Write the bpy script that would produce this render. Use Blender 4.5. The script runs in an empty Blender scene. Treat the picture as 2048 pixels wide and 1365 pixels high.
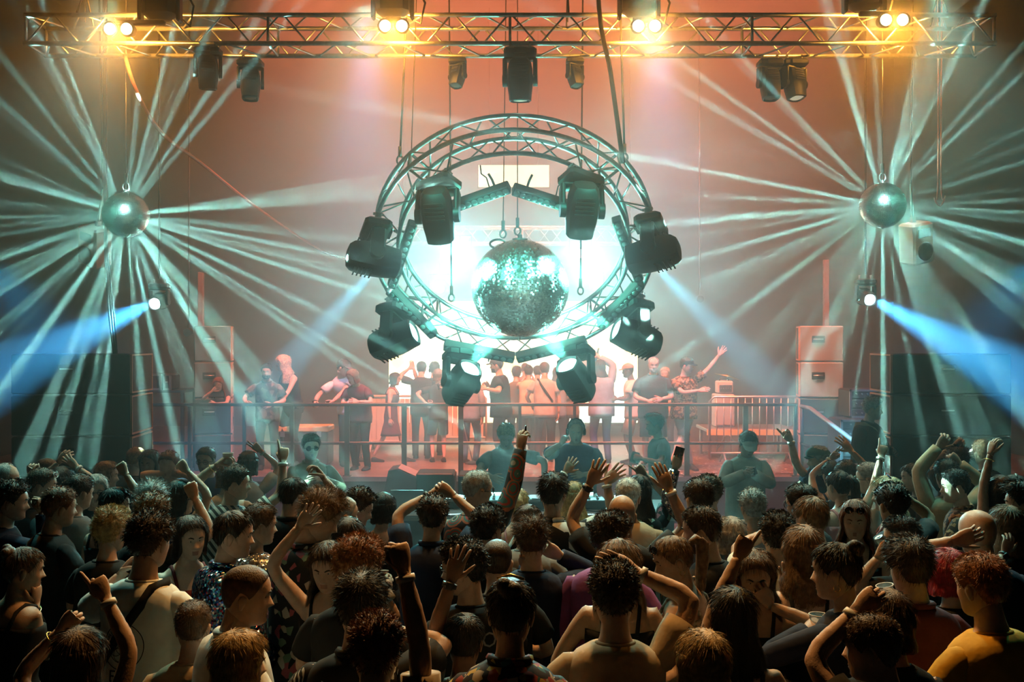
import bpy, math, random
import numpy as np
from mathutils import Vector, Matrix, Quaternion
SC = bpy.context.scene
COL = SC.collection
F, CX, CY, CZ = 1991.0, 1024.0, 682.5, 2.75


def at(px, py, Y):
    return Vector(((px - CX) / F * Y, Y, CZ - (py - CY) / F * Y))


# ---------------------------------------------------------------- camera
cam = bpy.data.cameras.new('camera')
camo = bpy.data.objects.new('camera', cam)
COL.objects.link(camo)
camo.location = (0, 0, CZ)
camo.rotation_euler = (math.pi / 2, 0, 0)
cam.sensor_width = 36.0
cam.lens = F / 2048 * 36.0
cam.clip_start = 0.05
cam.clip_end = 200
SC.camera = camo
# ---------------------------------------------------------------- view
vs = SC.view_settings
SC.display_settings.display_device = 'sRGB'
vs.view_transform = 'Standard'
vs.look = 'None'
vs.gamma = 1.0
vs.use_curve_mapping = False
vs.exposure = -1.0
# ---------------------------------------------------------------- world: none of it shows, the hall is closed
wd = bpy.data.worlds.new('world')
SC.world = wd
wd.use_nodes = True
nt = wd.node_tree
nt.nodes.clear()
wo = nt.nodes.new('ShaderNodeOutputWorld')
bg = nt.nodes.new('ShaderNodeBackground')
bg.inputs[0].default_value = (0, 0, 0, 1)
bg.inputs[1].default_value = 0
nt.links.new(bg.outputs[0], wo.inputs['Surface'])
cy = SC.cycles
cy.max_bounces = 4
cy.diffuse_bounces = 1
cy.glossy_bounces = 3
cy.transmission_bounces = 4
cy.volume_bounces = 0
cy.transparent_max_bounces = 6
cy.caustics_reflective = False
cy.caustics_refractive = False
cy.sample_clamp_indirect = 4.0
cy.sample_clamp_direct = 0.0
cy.use_light_tree = True
cy.use_adaptive_sampling = True
cy.adaptive_threshold = 0.06
try:
    cy.use_denoising = True
    cy.denoiser = 'OPENIMAGEDENOISE'
    cy.denoising_input_passes = 'RGB_ALBEDO_NORMAL'
    cy.denoising_prefilter = 'ACCURATE'
except Exception:
    pass


def spot(name, loc, target, color, power, angle, blend=0.3, radius=0.05):
    L = bpy.data.lights.new(name, 'SPOT')
    L.color = color
    L.energy = power
    L.spot_size = math.radians(angle)
    L.spot_blend = blend
    L.shadow_soft_size = radius
    o = bpy.data.objects.new(name, L)
    COL.objects.link(o)
    o.location = loc
    d = Vector(target) - Vector(loc)
    o.rotation_euler = d.to_track_quat('-Z', 'Y').to_euler()
    return o


BALLC = at(1040, 577, 11.35)
def beam(name, loc, target, color, power, spread, size=0.04):
    # a thin parallel beam, as a mirror facet or a lens throws it
    L = bpy.data.lights.new(name, 'AREA')
    L.shape = 'DISK'
    L.size = size
    L.spread = math.radians(spread)
    L.color = color
    L.energy = power
    o = bpy.data.objects.new(name, L)
    COL.objects.link(o)
    o.location = loc
    d = Vector(target) - Vector(loc)
    o.rotation_euler = d.to_track_quat('-Z', 'Y').to_euler()
    return o


YEL = (1.0, 0.40, 0.05)
ORA = (1.0, 0.20, 0.09)
CYA = (0.14, 1.0, 0.74)
BLU = (0.06, 0.48, 1.0)
LBL = (0.10, 0.68, 1.0)
TEA = (0.20, 0.95, 0.85)
# the four yellow lamps over the truss, shining out over the crowd
YL = [(240, 60), (788, 54), (1292, 54), (1785, 42)]
YLY = 10.2
YP = [at(x, y, YLY) for x, y in YL]
for p in YP:
    spot('yellow_lamp_light', p + Vector((0, -0.12, -0.02)), (p.x * 0.7, 4.2, 0.9), YEL, 750, 112, 1.0, 0.07)
    spot('halo_fill_light', p + Vector((0, 0.10, 0.02)), (p.x, 13.0, 6.9), YEL, 750, 165, 0.6, 0.05)  # added lamp behind each fixture, widening its halo in the haze
    spot('yellow_lamp_light', p + Vector((0, -0.14, -0.03)), (p.x * 0.62, 3.7, 1.3), YEL, 500, 38, 0.9, 0.07)
# orange wash from above onto the stage and the back wall
for x, e in ((-2.8, 14000), (-0.9, 16000), (0.8, 14000), (2.4, 12000), (4.0, 11000)):
    spot('orange_wash_light', (x, 13.2, 9.3), (x * 0.9, 16.6, 3.4), ORA, e, 80, 1.0, 0.15)
# cyan lamps at the back of the stage, facing the hall
BACKL = [(920, 500), (1162, 508), (880, 578), (1186, 566)]
for i, (x, y) in enumerate(BACKL):
    p = at(x, y, 19.5)
    spot('upstage_lamp_light', p + Vector((0, -0.25, 0)), (p.x * 0.9, 10, 3.2), (0.30, 0.90, 1.0) if i < 2 else CYA, 12000 if i < 2 else 4500, 34, 0.9, 0.12)
# blue beams to both sides
for (sx, sy, tx, ty) in ((308, 608, -190, 835), (1741, 600, 2230, 862)):
    p = at(sx, sy, 13.6)
    spot('blue_beam_light', p + Vector((0, -0.10, 0)), at(tx, ty, 8.5), BLU, 30000, 11, 0.5, 0.06)
# pale blue beams low beside the ring
for (sx, sy, tx, ty) in ((752, 535, 540, 770), (1308, 530, 1520, 745)):
    p = at(sx, sy, 13.2)
    spot('side_beam_light', p, at(tx, ty, 13.6), LBL, 17000, 17, 0.6, 0.06)
# added deep blue fill for the haze at both stage ends
for k in (-1, 1):
    spot('blue_fill_light', (k * 6.8, 13.0, 3.8), (k * 5.2, 14.5, 0.5), (0.0, 0.45, 1.0), 1300, 60, 1.0, 0.15)
# lavender blue wash over the railing and the decks
for k in (-1, 1):
    spot('rail_wash_light', (k * 1.7, 11.8, 6.6), (k * 2.6, 15.6, 0.8), (0.22, 0.45, 1.0), 4200, 46, 1.0, 0.12)
# added cyan lamps out of view, brightening the front of the big ball
for k in (-1, 1):
    spot('ball_front_fill', (k * 2.4, 6.4, 6.9), BALLC, CYA, 5200, 9.5, 0.4, 0.10)
# amber down light over the near rows
spot('amber_down_light', (0.2, 6.9, 7.6), (0.1, 3.9, 1.4), (1.0, 0.50, 0.14), 3000, 66, 0.9, 0.12)
# added teal lamps without fixtures, to rim the heads of the crowd
for x in (-3.6, -1.3, 1.2, 3.8):
    spot('teal_rim_fill', (x, 8.9, 5.8), (x * 0.95, 6.2, 1.5), TEA, 1700, 56, 0.9, 0.10)
# ================================================================ helpers
rng = random.Random(7)


def newmat(name, color, rough=0.6, metal=0.0, noise=0.0, nscale=8.0, bump=0.0, bscale=60.0, spec=0.5, emit=None, estr=0.0):
    m = bpy.data.materials.new(name)
    m.use_nodes = True
    N = m.node_tree
    b = N.nodes['Principled BSDF']
    b.inputs['Base Color'].default_value = (*color, 1)
    b.inputs['Roughness'].default_value = rough
    b.inputs['Metallic'].default_value = metal
    b.inputs['Specular IOR Level'].default_value = spec
    tc = None
    if noise or bump:
        tc = N.nodes.new('ShaderNodeTexCoord')
    if noise:
        n = N.nodes.new('ShaderNodeTexNoise')
        n.inputs['Scale'].default_value = nscale
        n.inputs['Detail'].default_value = 3
        N.links.new(tc.outputs['Object'], n.inputs['Vector'])
        r = N.nodes.new('ShaderNodeValToRGB')
        a = [max(0, c * (1 - noise)) for c in color]
        e = [min(1, c * (1 + noise)) for c in color]
        r.color_ramp.elements[0].position = 0.3
        r.color_ramp.elements[1].position = 0.7
        r.color_ramp.elements[0].color = (*a, 1)
        r.color_ramp.elements[1].color = (*e, 1)
        N.links.new(n.outputs['Fac'], r.inputs['Fac'])
        N.links.new(r.outputs['Color'], b.inputs['Base Color'])
    if bump:
        n2 = N.nodes.new('ShaderNodeTexNoise')
        n2.inputs['Scale'].default_value = bscale
        n2.inputs['Detail'].default_value = 2
        N.links.new(tc.outputs['Object'], n2.inputs['Vector'])
        bp = N.nodes.new('ShaderNodeBump')
        bp.inputs['Strength'].default_value = bump
        bp.inputs['Distance'].default_value = 0.01
        N.links.new(n2.outputs['Fac'], bp.inputs['Height'])
        N.links.new(bp.outputs['Normal'], b.inputs['Normal'])
    if emit:
        b.inputs['Emission Color'].default_value = (*emit, 1)
        b.inputs['Emission Strength'].default_value = estr
    return m


class MB:
    """collects faces in plain lists and links them as one mesh object"""

    def __init__(s):
        s.v, s.f, s.m = [], [], []

    def add(s, vs_, fs_, mi=0):
        o = len(s.v)
        s.v.extend([tuple(v) for v in vs_])
        s.f.extend([tuple(i + o for i in f) for f in fs_])
        s.m.extend([mi] * len(fs_))

    def box(s, c, size, M=None, mi=0, bev=0.0):
        hx, hy, hz = size[0] / 2, size[1] / 2, size[2] / 2
        if bev <= 0:
            vs_ = [Vector((x * hx, y * hy, z * hz)) for z in (-1, 1) for y in (-1, 1) for x in (-1, 1)]
            fs_ = [(0, 2, 3, 1), (4, 5, 7, 6), (0, 1, 5, 4), (2, 6, 7, 3), (0, 4, 6, 2), (1, 3, 7, 5)]
        else:
            b = min(bev, hx * .9, hy * .9, hz * .9)
            rings = []
            for (z, i) in ((-hz, b), (-hz + b, 0), (hz - b, 0), (hz, b)):
                X, Y = hx - i, hy - i
                k = b * 0.9 if i == 0 else b * 0.6
                rings.append([Vector(p) for p in ((-X + k, -Y, z), (X - k, -Y, z), (X, -Y + k, z), (X, Y - k, z), (X - k, Y, z), (-X + k, Y, z), (-X, Y - k, z), (-X, -Y + k, z))])
            vs_, fs_ = [], []
            for r in rings:
                vs_ += r
            for i in range(3):
                for j in range(8):
                    a, b2 = i * 8 + j, i * 8 + (j + 1) % 8
                    fs_.append((a, b2, b2 + 8, a + 8))
            fs_.append(tuple(range(7, -1, -1)))
            fs_.append(tuple(range(24, 32)))
        c = Vector(c)
        if M is None:
            s.add([v + c for v in vs_], fs_, mi)
        else:
            s.add([M @ (v + c) for v in vs_], fs_, mi)

    def tube(s, pts, r, n=8, mi=0, cap=True, closed=False):
        pts = [Vector(p) for p in pts]
        K = len(pts)
        rs = r if isinstance(r, (list, tuple)) else [r] * K
        vs_, fs_ = [], []
        up = None
        for i, p in enumerate(pts):
            if closed:
                t = pts[(i + 1) % K] - pts[i - 1]
            else:
                t = pts[min(i + 1, K - 1)] - pts[max(i - 1, 0)]
            t = t.normalized() if t.length > 1e-9 else Vector((0, 0, 1))
            if up is None:
                up = t.orthogonal().normalized()
            up = (up - t * up.dot(t))
            up = up.normalized() if up.length > 1e-6 else t.orthogonal().normalized()
            w = t.cross(up)
            for j in range(n):
                a = 2 * math.pi * j / n
                vs_.append(p + (up * math.cos(a) + w * math.sin(a)) * rs[i])
        for i in range(K if closed else K - 1):
            for j in range(n):
                a, b = i * n + j, i * n + (j + 1) % n
                c, d = ((i + 1) % K) * n + (j + 1) % n, ((i + 1) % K) * n + j
                fs_.append((a, b, c, d))
        if cap and not closed:
            fs_.append(tuple(range(n - 1, -1, -1)))
            fs_.append(tuple(range((K - 1) * n, K * n)))
        s.add(vs_, fs_, mi)

    def lathe(s, prof, M=None, n=20, mi=0, sq=0.0):
        """profile of (radius, z) turned about z; sq squares the section off"""
        vs_, fs_ = [], []
        for (r, z) in prof:
            for j in range(n):
                a = 2 * math.pi * (j + .5) / n
                c, q = math.cos(a), math.sin(a)
                k = 1.0
                if sq:
                    k = (1 - sq) + sq / max(abs(c), abs(q))
                v = Vector((r * c * k, r * q * k, z))
                vs_.append(M @ v if M is not None else v)
        for i in range(len(prof) - 1):
            for j in range(n):
                a, b = i * n + j, i * n + (j + 1) % n
                fs_.append((a, b, b + n, a + n))
        if prof[0][0] > 1e-6:
            fs_.append(tuple(range(n - 1, -1, -1)))
        if prof[-1][0] > 1e-6:
            fs_.append(tuple(range((len(prof) - 1) * n, len(prof) * n)))
        s.add(vs_, fs_, mi)

    def sphere(s, c, r, n=12, k=8, mi=0, sc=(1, 1, 1)):
        c = Vector(c)
        prof = [(math.sin(math.pi * i / k) * 1.0, -math.cos(math.pi * i / k)) for i in range(k + 1)]
        M = Matrix.Translation(c) @ Matrix.Diagonal((r * sc[0], r * sc[1], r * sc[2], 1))
        s.lathe(prof, M, n, mi)

    def build(s, name, mats, parent=None, smooth=None):
        me = bpy.data.meshes.new(name)
        me.from_pydata(s.v, [], s.f)
        if not isinstance(mats, (list, tuple)):
            mats = [mats]
        for m in mats:
            me.materials.append(m)
        if len(mats) > 1:
            me.polygons.foreach_set('material_index', s.m)
        if smooth:
            me.shade_smooth()
            if smooth is not True:
                me.set_sharp_from_angle(angle=math.radians(smooth))
        me.update()
        o = bpy.data.objects.new(name, me)
        COL.objects.link(o)
        if parent is not None:
            o.parent = parent
        return o


def tag(o, label=None, cat=None, group=None, kind=None):
    if label:
        o['label'] = label
    if cat:
        o['category'] = cat
    if group:
        o['group'] = group
    if kind:
        o['kind'] = kind
    return o


def empty(name, loc=(0, 0, 0), M=None):
    o = bpy.data.objects.new(name, None)
    o.empty_display_size = 0.1
    COL.objects.link(o)
    if M is not None:
        o.matrix_world = M
    else:
        o.location = loc
    return o


def frame(origin, z, x):
    z = Vector(z).normalized()
    x = Vector(x)
    x = (x - z * x.dot(z)).normalized()
    y = z.cross(x)
    M = Matrix((x, y, z)).transposed().to_4x4()
    M.translation = Vector(origin)
    return M


# ================================================================ materials
M_wall = newmat('black_wall', (0.022, 0.020, 0.020), 0.9, noise=0.3, nscale=2)
M_back = newmat('back_wall_drape', (0.06, 0.052, 0.05), 0.95, noise=0.2, nscale=3)
M_floor = newmat('hall_floor', (0.03, 0.028, 0.028), 0.6, noise=0.3)
M_stage = newmat('stage_boards', (0.16, 0.10, 0.07), 0.35, noise=0.35, nscale=3, bump=0.2, bscale=20)
M_black = newmat('black_metal', (0.02, 0.02, 0.022), 0.45, noise=0.2)
M_blackp = newmat('black_plastic', (0.028, 0.027, 0.027), 0.5, bump=0.1, bscale=80)
M_alu = newmat('truss_aluminium', (0.62, 0.62, 0.62), 0.32, 0.9, noise=0.12, nscale=25)
M_mir = newmat('mirror', (0.80, 0.97, 0.93), 0.24, 1.0)
M_core = newmat('ball_core', (0.25, 0.26, 0.27), 0.5, 0.3)
M_steel = newmat('steel', (0.45, 0.45, 0.45), 0.35, 0.9)
M_cable = newmat('cable_rubber', (0.025, 0.022, 0.022), 0.6)
M_lens_c = newmat('lens_cyan', (0.1, 0.5, 0.4), 0.2, emit=(0.35, 1.0, 0.85), estr=22.0)
M_lens_top = newmat('lens_dark', (0.10, 0.12, 0.12), 0.1)
M_lamp_y = newmat('lamp_yellow', (0.8, 0.6, 0.2), 0.3, emit=(1.0, 0.85, 0.45), estr=40.0)
M_lamp_w = newmat('lamp_white', (0.8, 0.9, 1.0), 0.3, emit=(0.65, 0.95, 1.0), estr=30.0)
# ================================================================ the room
def struct(name, mb, m, **k):
    return tag(mb.build(name, m, **k), kind='structure')


RX, RB, RF, RZ = 9.2, 24.0, -6.0, 9.6
b = MB(); b.box((0, (RB + RF) / 2, -0.1), (RX * 2 + .4, RB - RF + .4, 0.2)); floor = struct('floor', b, M_floor)
b = MB(); b.box((0, (RB + RF) / 2, RZ + 0.1), (RX * 2 + .4, RB - RF + .4, 0.2)); struct('ceiling', b, M_wall)
b = MB(); b.box((-RX - .1, (RB + RF) / 2, RZ / 2), (0.2, RB - RF, RZ)); struct('wall_left', b, M_wall)
b = MB(); b.box((RX + .1, (RB + RF) / 2, RZ / 2), (0.2, RB - RF, RZ)); struct('wall_right', b, M_wall)
b = MB(); b.box((0, RB + .1, RZ / 2), (RX * 2, 0.2, RZ)); struct('wall_back', b, M_back)
b = MB(); b.box((0, RF - .1, RZ / 2), (RX * 2, 0.2, RZ)); struct('wall_front', b, M_wall)
SZ = 0.70          # stage height
SY = 15.0          # stage front

# the haze: thicker toward the stage, none left over the near crowd
def haze(name, y0, dens, g_, z0=0.01):
    m = bpy.data.materials.new(name)
    m.use_nodes = True
    N = m.node_tree
    N.nodes.clear()
    o = N.nodes.new('ShaderNodeOutputMaterial')
    v = N.nodes.new('ShaderNodeVolumeScatter')
    v.inputs['Color'].default_value = (1, 1, 1, 1)
    v.inputs['Density'].default_value = dens
    v.inputs['Anisotropy'].default_value = g_
    N.links.new(v.outputs[0], o.inputs['Volume'])
    b = MB()
    b.box((0, (y0 + RB - .01) / 2, (z0 + RZ - .01) / 2), (RX * 2 - .02, RB - .01 - y0, RZ - .01 - z0))
    return tag(b.build(name, m), kind='structure')


haze('thin_haze', 6.9, 0.012, 0.4)
haze('stage_haze', 9.2, 0.036, 0.25)
haze('upper_haze', 9.9, 0.034, 0.62, 4.9)  # added denser layer, to strengthen the halos of the yellow lamps
# ================================================================ ring truss
Rc = at(1028, 490, 11.5)
RN = Vector((0, -0.735, -0.678)).normalized()       # the face of the ring that looks at the hall
RV = Vector((0, -0.678, 0.735)).normalized()        # towards its top
RU = Vector((1, 0, 0))


def ringpt(a, r, w):
    """angle a from the top, clockwise as seen from the hall"""
    return Rc + RU * (math.sin(a) * r) + RV * (math.cos(a) * r) + RN * w


def ring_from_px(px, py, w):
    d = at(px, py, 1.0) - Vector((0, 0, CZ))
    o = Vector((0, 0, CZ))
    t = (Rc + RN * w - o).dot(RN) / d.dot(RN)
    return o + d * t


RO, RI, HW = 1.60, 1.32, 0.145
ring = empty('ring_truss', Rc)
bpy.context.view_layer.update()
tag(ring, 'tilted aluminium ring truss hung round the big mirror ball', 'truss')
IM = Matrix.Translation(-Rc)


def rel(pts, o):
    return [Vector(p) - o for p in pts]


for r_, w_ in ((RO, -HW), (RO, HW), (RI, -HW), (RI, HW)):
    b = MB()
    b.tube(rel([ringpt(2 * math.pi * i / 72, r_, w_) for i in range(72)], Rc), 0.026, 10, closed=True)
    b.build('chord', M_alu, ring, True)


def brace(parent, o, p, q, r=0.010, n=6, m=None):
    b = MB()
    b.tube(rel([p, q], o), r, n)
    return b.build('brace', m or M_alu, parent, True)


NB = 16
for i in range(NB):
    a0, a1, a2 = [2 * math.pi * (i + k) / NB for k in (0.04, 0.5, 0.96)]
    for (A, B) in (((RO, HW), (RI, HW)), ((RI, -HW), (RO, -HW)), ((RO, -HW), (RO, HW)), ((RI, HW), (RI, -HW))):
        brace(ring, Rc, ringpt(a0, *A), ringpt(a1 - 0.015, *B))
        brace(ring, Rc, ringpt(a1 + 0.015, *B), ringpt(a2, *A))
for i in range(4):
    a = math.pi / 4 + i * math.pi / 2
    b = MB()
    cs = [ringpt(a, RO, -HW), ringpt(a, RO, HW), ringpt(a, RI, HW), ringpt(a, RI, -HW)]
    for k in range(4):
        b.tube(rel([cs[k], cs[(k + 1) % 4]], Rc), 0.016, 6)
    b.build('joint_frame', M_alu, ring, True)

# ================================================================ moving heads
def moving_head(P, hang, xax, target, s=1.0, lens=None, label='', group=None, name='moving_head', glow=True):
    """a yoke spotlight clamped at P, hanging along `hang`, its head turned at `target`"""
    P, hang, target = Vector(P), Vector(hang).normalized(), Vector(target)
    t = empty(name, P)
    tag(t, label, 'spotlight', group)
    B = frame((0, 0, 0), hang, xax)           # local z runs down the hang direction
    piv = P + hang * (0.50 * s)
    d = (target - piv).normalized()
    ax = hang.cross(d)
    ax = ax.normalized() if ax.length > 1e-3 else Vector(xax)
    for k in (-1, 1):
        b = MB()
        b.box((k * .13 * s, 0, 0.03 * s), (.035 * s, .07 * s, .10 * s), B, bev=.008)
        b.tube([B @ Vector((k * .13 * s, -.06 * s, 0)), B @ Vector((k * .13 * s, .06 * s, 0))], .014 * s, 6)
        b.build('clamp', M_steel, t)
    b = MB()
    b.box((0, 0, .135 * s), (.44 * s, .30 * s, .13 * s), B, bev=.035 * s)
    b.box((0, .16 * s, .135 * s), (.16 * s, .03 * s, .07 * s), B)
    b.build('base', M_blackp, t, 40)
    Yk = frame((0, 0, 0), hang, ax)
    b = MB()
    b.box((0, 0, .215 * s), (.40 * s, .15 * s, .05 * s), Yk, bev=.015 * s)
    for k in (-1, 1):
        b.box((k * .205 * s, 0, .37 * s), (.055 * s, .16 * s, .34 * s), Yk, bev=.022 * s)
        b.lathe([(.085 * s, -.03 * s), (.085 * s, .03 * s)], Yk @ Matrix.Translation((k * .205 * s, 0, .50 * s)) @ Matrix.Rotation(math.pi / 2, 4, 'Y'), 14)
    b.build('yoke', M_blackp, t, 40)
    H = frame(piv - P, d, ax)
    b = MB()
    prof = [(.06, -.30), (.115, -.285), (.150, -.24), (.168, -.15), (.172, 0), (.168, .10), (.155, .20), (.150, .27), (.132, .285), (.126, .25)]
    b.lathe([(r * s, z * s) for r, z in prof], H, 20, sq=0.35)
    for k in range(5):
        b.box((0, .178 * s, (-.2 + .045 * k) * s), (.20 * s, .012 * s, .016 * s), H)
        b.box((0, -.178 * s, (-.2 + .045 * k) * s), (.20 * s, .012 * s, .016 * s), H)
    hd = b.build('head', M_blackp, t, 35)
    b = MB()
    b.lathe([(.124 * s, .252 * s), (.10 * s, .268 * s), (.05 * s, .276 * s), (.0, .278 * s)], H, 20, sq=0.1)
    b.build('lens', lens or M_lens_c, hd, True)
    return t, piv, d


BALL = at(1040, 577, 11.35)
BR = 0.555
HEADS = [((866, 338), 1.0, 'upper left, hanging head turned away from the hall'),
         ((1176, 322), 1.0, 'upper right of the ring'),
         ((752, 440), 1.0, 'a'), ((1300, 430), 1.0, 'b'),
         ((760, 618), 0.98, 'c'), ((1302, 612), 0.98, 'd'),
         ((925, 690), 0.98, 'e'), ((1150, 685), 0.98, 'f')]
HLAB = ['black moving head hanging left of the ring top with its back to the hall',
        'black moving head hanging right of the ring top with its back to the hall',
        'black moving head on the far left flank of the ring lying level',
        'black moving head on the far right flank of the ring lying level',
        'black moving head low on the left flank of the ring, cyan lens facing right',
        'black moving head low on the right flank of the ring, cyan lens facing left',
        'black moving head under the ring left of the man in the peaked cap',
        'black moving head under the ring right of the big ball, cyan lens facing the hall']
for (pp, s_, _), lab in zip(HEADS, HLAB):
    P = ring_from_px(pp[0], pp[1], HW)
    a_ = P - Rc - RN * HW
    P = Rc + RN * (HW + .004) + a_.normalized() * (RO if abs(a_.length - RO) < abs(a_.length - RI) else RI)
    hang = (RN * 0.62 + Vector((0, 0, -1)) * 0.6)
    rad = (P - Rc)
    rad = rad - RN * rad.dot(RN)
    xax = RN.cross(rad)
    if abs(pp[0] - 1028) > 240:
        xax = Vector((math.copysign(1, -xax.x if xax.x else 1) * 0, 0, 0)) + xax
    tgt = BALL if pp[1] > 345 else P + Vector((-.12 * (pp[0] - 1028) / 150, .55, -1.7))
    t, piv, d = moving_head(P, hang, xax, tgt, 1.0, M_lens_c, lab, 'moving heads round the ring')
    spot('ring_head_light', piv + d * 0.30, BALL, CYA, 28000, 19, 0.3, 0.08)

# ================================================================ mirror balls
def mirror_ball(name, c, r, rows, label, jit_e, jit_a, seed, motor=True):
    R = random.Random(seed)
    t = empty(name, c)
    tag(t, label, 'mirror ball')
    b = MB(); b.sphere((0, 0, 0), r * 0.985, 32, 20); b.build('core', M_core, t, True)
    vs_, fs_ = [], []
    th = math.pi / rows
    for i in range(1, rows - 1):
        e = -math.pi / 2 + (i + .5) * th
        n = max(6, int(2 * math.pi * math.cos(e) / th))
        for j in range(n):
            a = 2 * math.pi * (j + .5) / n
            h = th * r * 0.46
            de, da = R.gauss(0, jit_e), R.gauss(0, jit_a)
            nn = Vector((math.cos(a + da) * math.cos(e + de), math.sin(a + da) * math.cos(e + de), math.sin(e + de)))
            cpt = Vector((math.cos(a) * math.cos(e), math.sin(a) * math.cos(e), math.sin(e))) * r
            ux = Vector((-math.sin(a + da), math.cos(a + da), 0))
            uy = nn.cross(ux)
            k = len(vs_)
            vs_ += [cpt - ux * h - uy * h, cpt + ux * h - uy * h, cpt + ux * h + uy * h, cpt - ux * h + uy * h]
            fs_.append((k, k + 1, k + 2, k + 3))
    b = MB(); b.add(vs_, fs_)
    o = b.build('mirror_tiles', M_mir, t)
    tag(o, kind='stuff')
    b = MB()
    b.lathe([(r * .16, r * .96), (r * .16, r * 1.02), (r * .05, r * 1.03), (r * .05, r * 1.10), (0, r * 1.10)], None, 14)
    b.lathe([(0, -r * 1.05), (r * .04, -r * 1.05), (r * .04, -r * .97)], None, 10)
    b.build('cap', M_steel, t, 40)
    return t


mirror_ball('mirror_ball', BALL, BR, 84, 'big mirror ball glowing cyan in the middle of the ring truss', 0.17, 0.02, 3)
SBL = at(252, 430, 11.0)
SBR = at(1765, 411, 11.0)
mirror_ball('mirror_ball', SBL, 0.25, 44, 'small mirror ball on the left throwing pale rays, hung below the truss end', 0.02, 0.008, 4)
mirror_ball('mirror_ball', SBR, 0.25, 44, 'small mirror ball on the right throwing pale rays, above the white loudspeaker', 0.02, 0.008, 5)
R = random.Random(11)


def rays(C, r, side, n):
    # every lit facet sends one narrow beam back out into the haze
    k = 0
    while k < n:
        a = R.uniform(0, 2 * math.pi)
        dx, dz = math.cos(a), math.sin(a)
        dy = R.uniform(-0.50, 0.25)
        d = Vector((dx, dy, dz)).normalized()
        w = 1.0
        if d.x * side < -0.2 and d.z > 0.05 and R.random() < 0.55:
            continue
        if d.z > 0.15 and R.random() < 0.6:
            continue
        k += 1
        p = C + d * (r + 0.015)
        beam('mirror_ray_light', p, C + d * 5, (0.38, 1.0, 0.86), R.uniform(1.2, 9.0), R.uniform(1.0, 3.4), R.uniform(0.025, 0.06))


rays(SBL, 0.25, -1, 80)
rays(SBR, 0.25, 1, 80)
# the beams that feed each small ball, and an added lamp for a halo before it
for C in (SBL, SBR):
    spot('ball_feed_light', C + Vector((-0.25 * C.x, -4.0, 1.6)), C, (0.5, 1, .92), 6000, 9, 0.3, 0.05)
    spot('ball_glow_fill', C + Vector((0, -.30, 0)), C + Vector((0, -3, -.8)), CYA, 60, 165, 1.0, 0.05)
# added lamps standing in for light thrown back by the big ball: onto the ring, and in narrow rays over the crowd
for i in range(8):
    a = 2 * math.pi * (i + .5) / 8
    q = ringpt(a, RI, 0)
    d = (q - BALL).normalized()
    spot('ball_glow_fill', BALL + d * (BR + .03), q, CYA, 260, 75, 0.8, 0.06)
for i in range(34):
    d = Vector((R.uniform(-1, 1), R.uniform(-1.2, -.35), R.uniform(-.75, -.12))).normalized()
    spot('mirror_ray_light', BALL + d * (BR + .02), BALL + d * 5, (0.35, 1.0, 0.85), R.uniform(1500, 4500), R.uniform(2.0, 4.5), 0.4, 0.02)

spot('ball_glow_fill', BALL + Vector((0, -BR - .05, 0)), BALL + Vector((0, -3, -1.0)), (0.5, 1.0, 0.9), 220, 165, 1.0, 0.10)  # added broad lamp before the big ball, for a halo and fill
# ================================================================ stage, rails, screen
b = MB()
b.box((0, (SY + RB) / 2, SZ - 0.03), (18.2, RB - SY, 0.06))
stage = struct('stage_floor', b, M_stage)
b = MB()
b.box((0, SY + .03, (SZ - .06) / 2), (18.2, 0.06, SZ - .06))
struct('trim_1', b, M_black)
b = MB()
b.box((0, SY - .005, SZ - .03), (18.2, 0.03, 0.07))
struct('trim_2', b, M_steel)
M_rail = newmat('rail_black_steel', (0.03, 0.028, 0.03), 0.35, 0.4)
M_galv = newmat('galvanised_steel', (0.5, 0.48, 0.46), 0.35, 0.8)
rail = empty('stage_railing', (0, SY + .1, SZ))
tag(rail, 'long black steel railing along the front edge of the stage', 'railing')
RO_ = Vector((0, SY + .1, SZ))
xl, xr = at(280, 0, SY).x, at(1598, 0, SY).x
b = MB(); b.box((( xl + xr) / 2, 0, 1.085), (xr - xl, .05, .05), bev=.01); b.build('top_rail', M_rail, rail)
b = MB(); b.box((( xl + xr) / 2, 0, .50), (xr - xl, .04, .045), bev=.01); b.build('mid_rail', M_rail, rail)
for px in (283, 375, 485, 582, 692, 807, 921, 1040, 1150, 1262, 1376, 1494, 1594):
    b = MB(); b.box((at(px, 0, SY).x, 0, .53), (.075 if px in (692, 807, 921, 1376, 1494) else .045, .05, 1.06))
    b.box((at(px, 0, SY).x, 0, .006), (.12, .10, .012))
    b.build('post', M_rail, rail)
hand = empty('stair_handrail', (xr, SY, SZ))
tag(hand, 'sloping steel handrail of the steps at the right end of the stage', 'railing')
b = MB(); b.tube([(0.06, .1, 1.06), (0.10, -.25, 1.05), (.75, -2.2, 0.25), (.75, -2.35, .2)], .032, 8); b.build('hand_rail', M_galv, hand, True)
b = MB(); b.tube([(0.06, .1, .5), (0.10, -.2, .48), (.68, -2.0, -.3)], .024, 8); b.build('mid_rail', M_rail, hand, True)
for k, (x, y, z0, z1) in enumerate(((.06, .05, .0, 1.06), (.42, -1.2, -.62, .66), (.75, -2.25, -.7, .22))):
    b = MB(); b.tube([(x, y, z0), (x, y, z1)], .026, 8); b.build('post', M_rail, hand, True)
steps = empty('stage_steps', (5.3, SY - .1, 0))
tag(steps, 'dark steps leading up to the right end of the stage', 'steps')
for k in range(3):
    b = MB(); b.box((0, -.25 - .45 * k, (.52 - .18 * k) / 2), (1.1, .46, .52 - .18 * k), bev=.015); b.build('step', M_black, steps)

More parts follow.
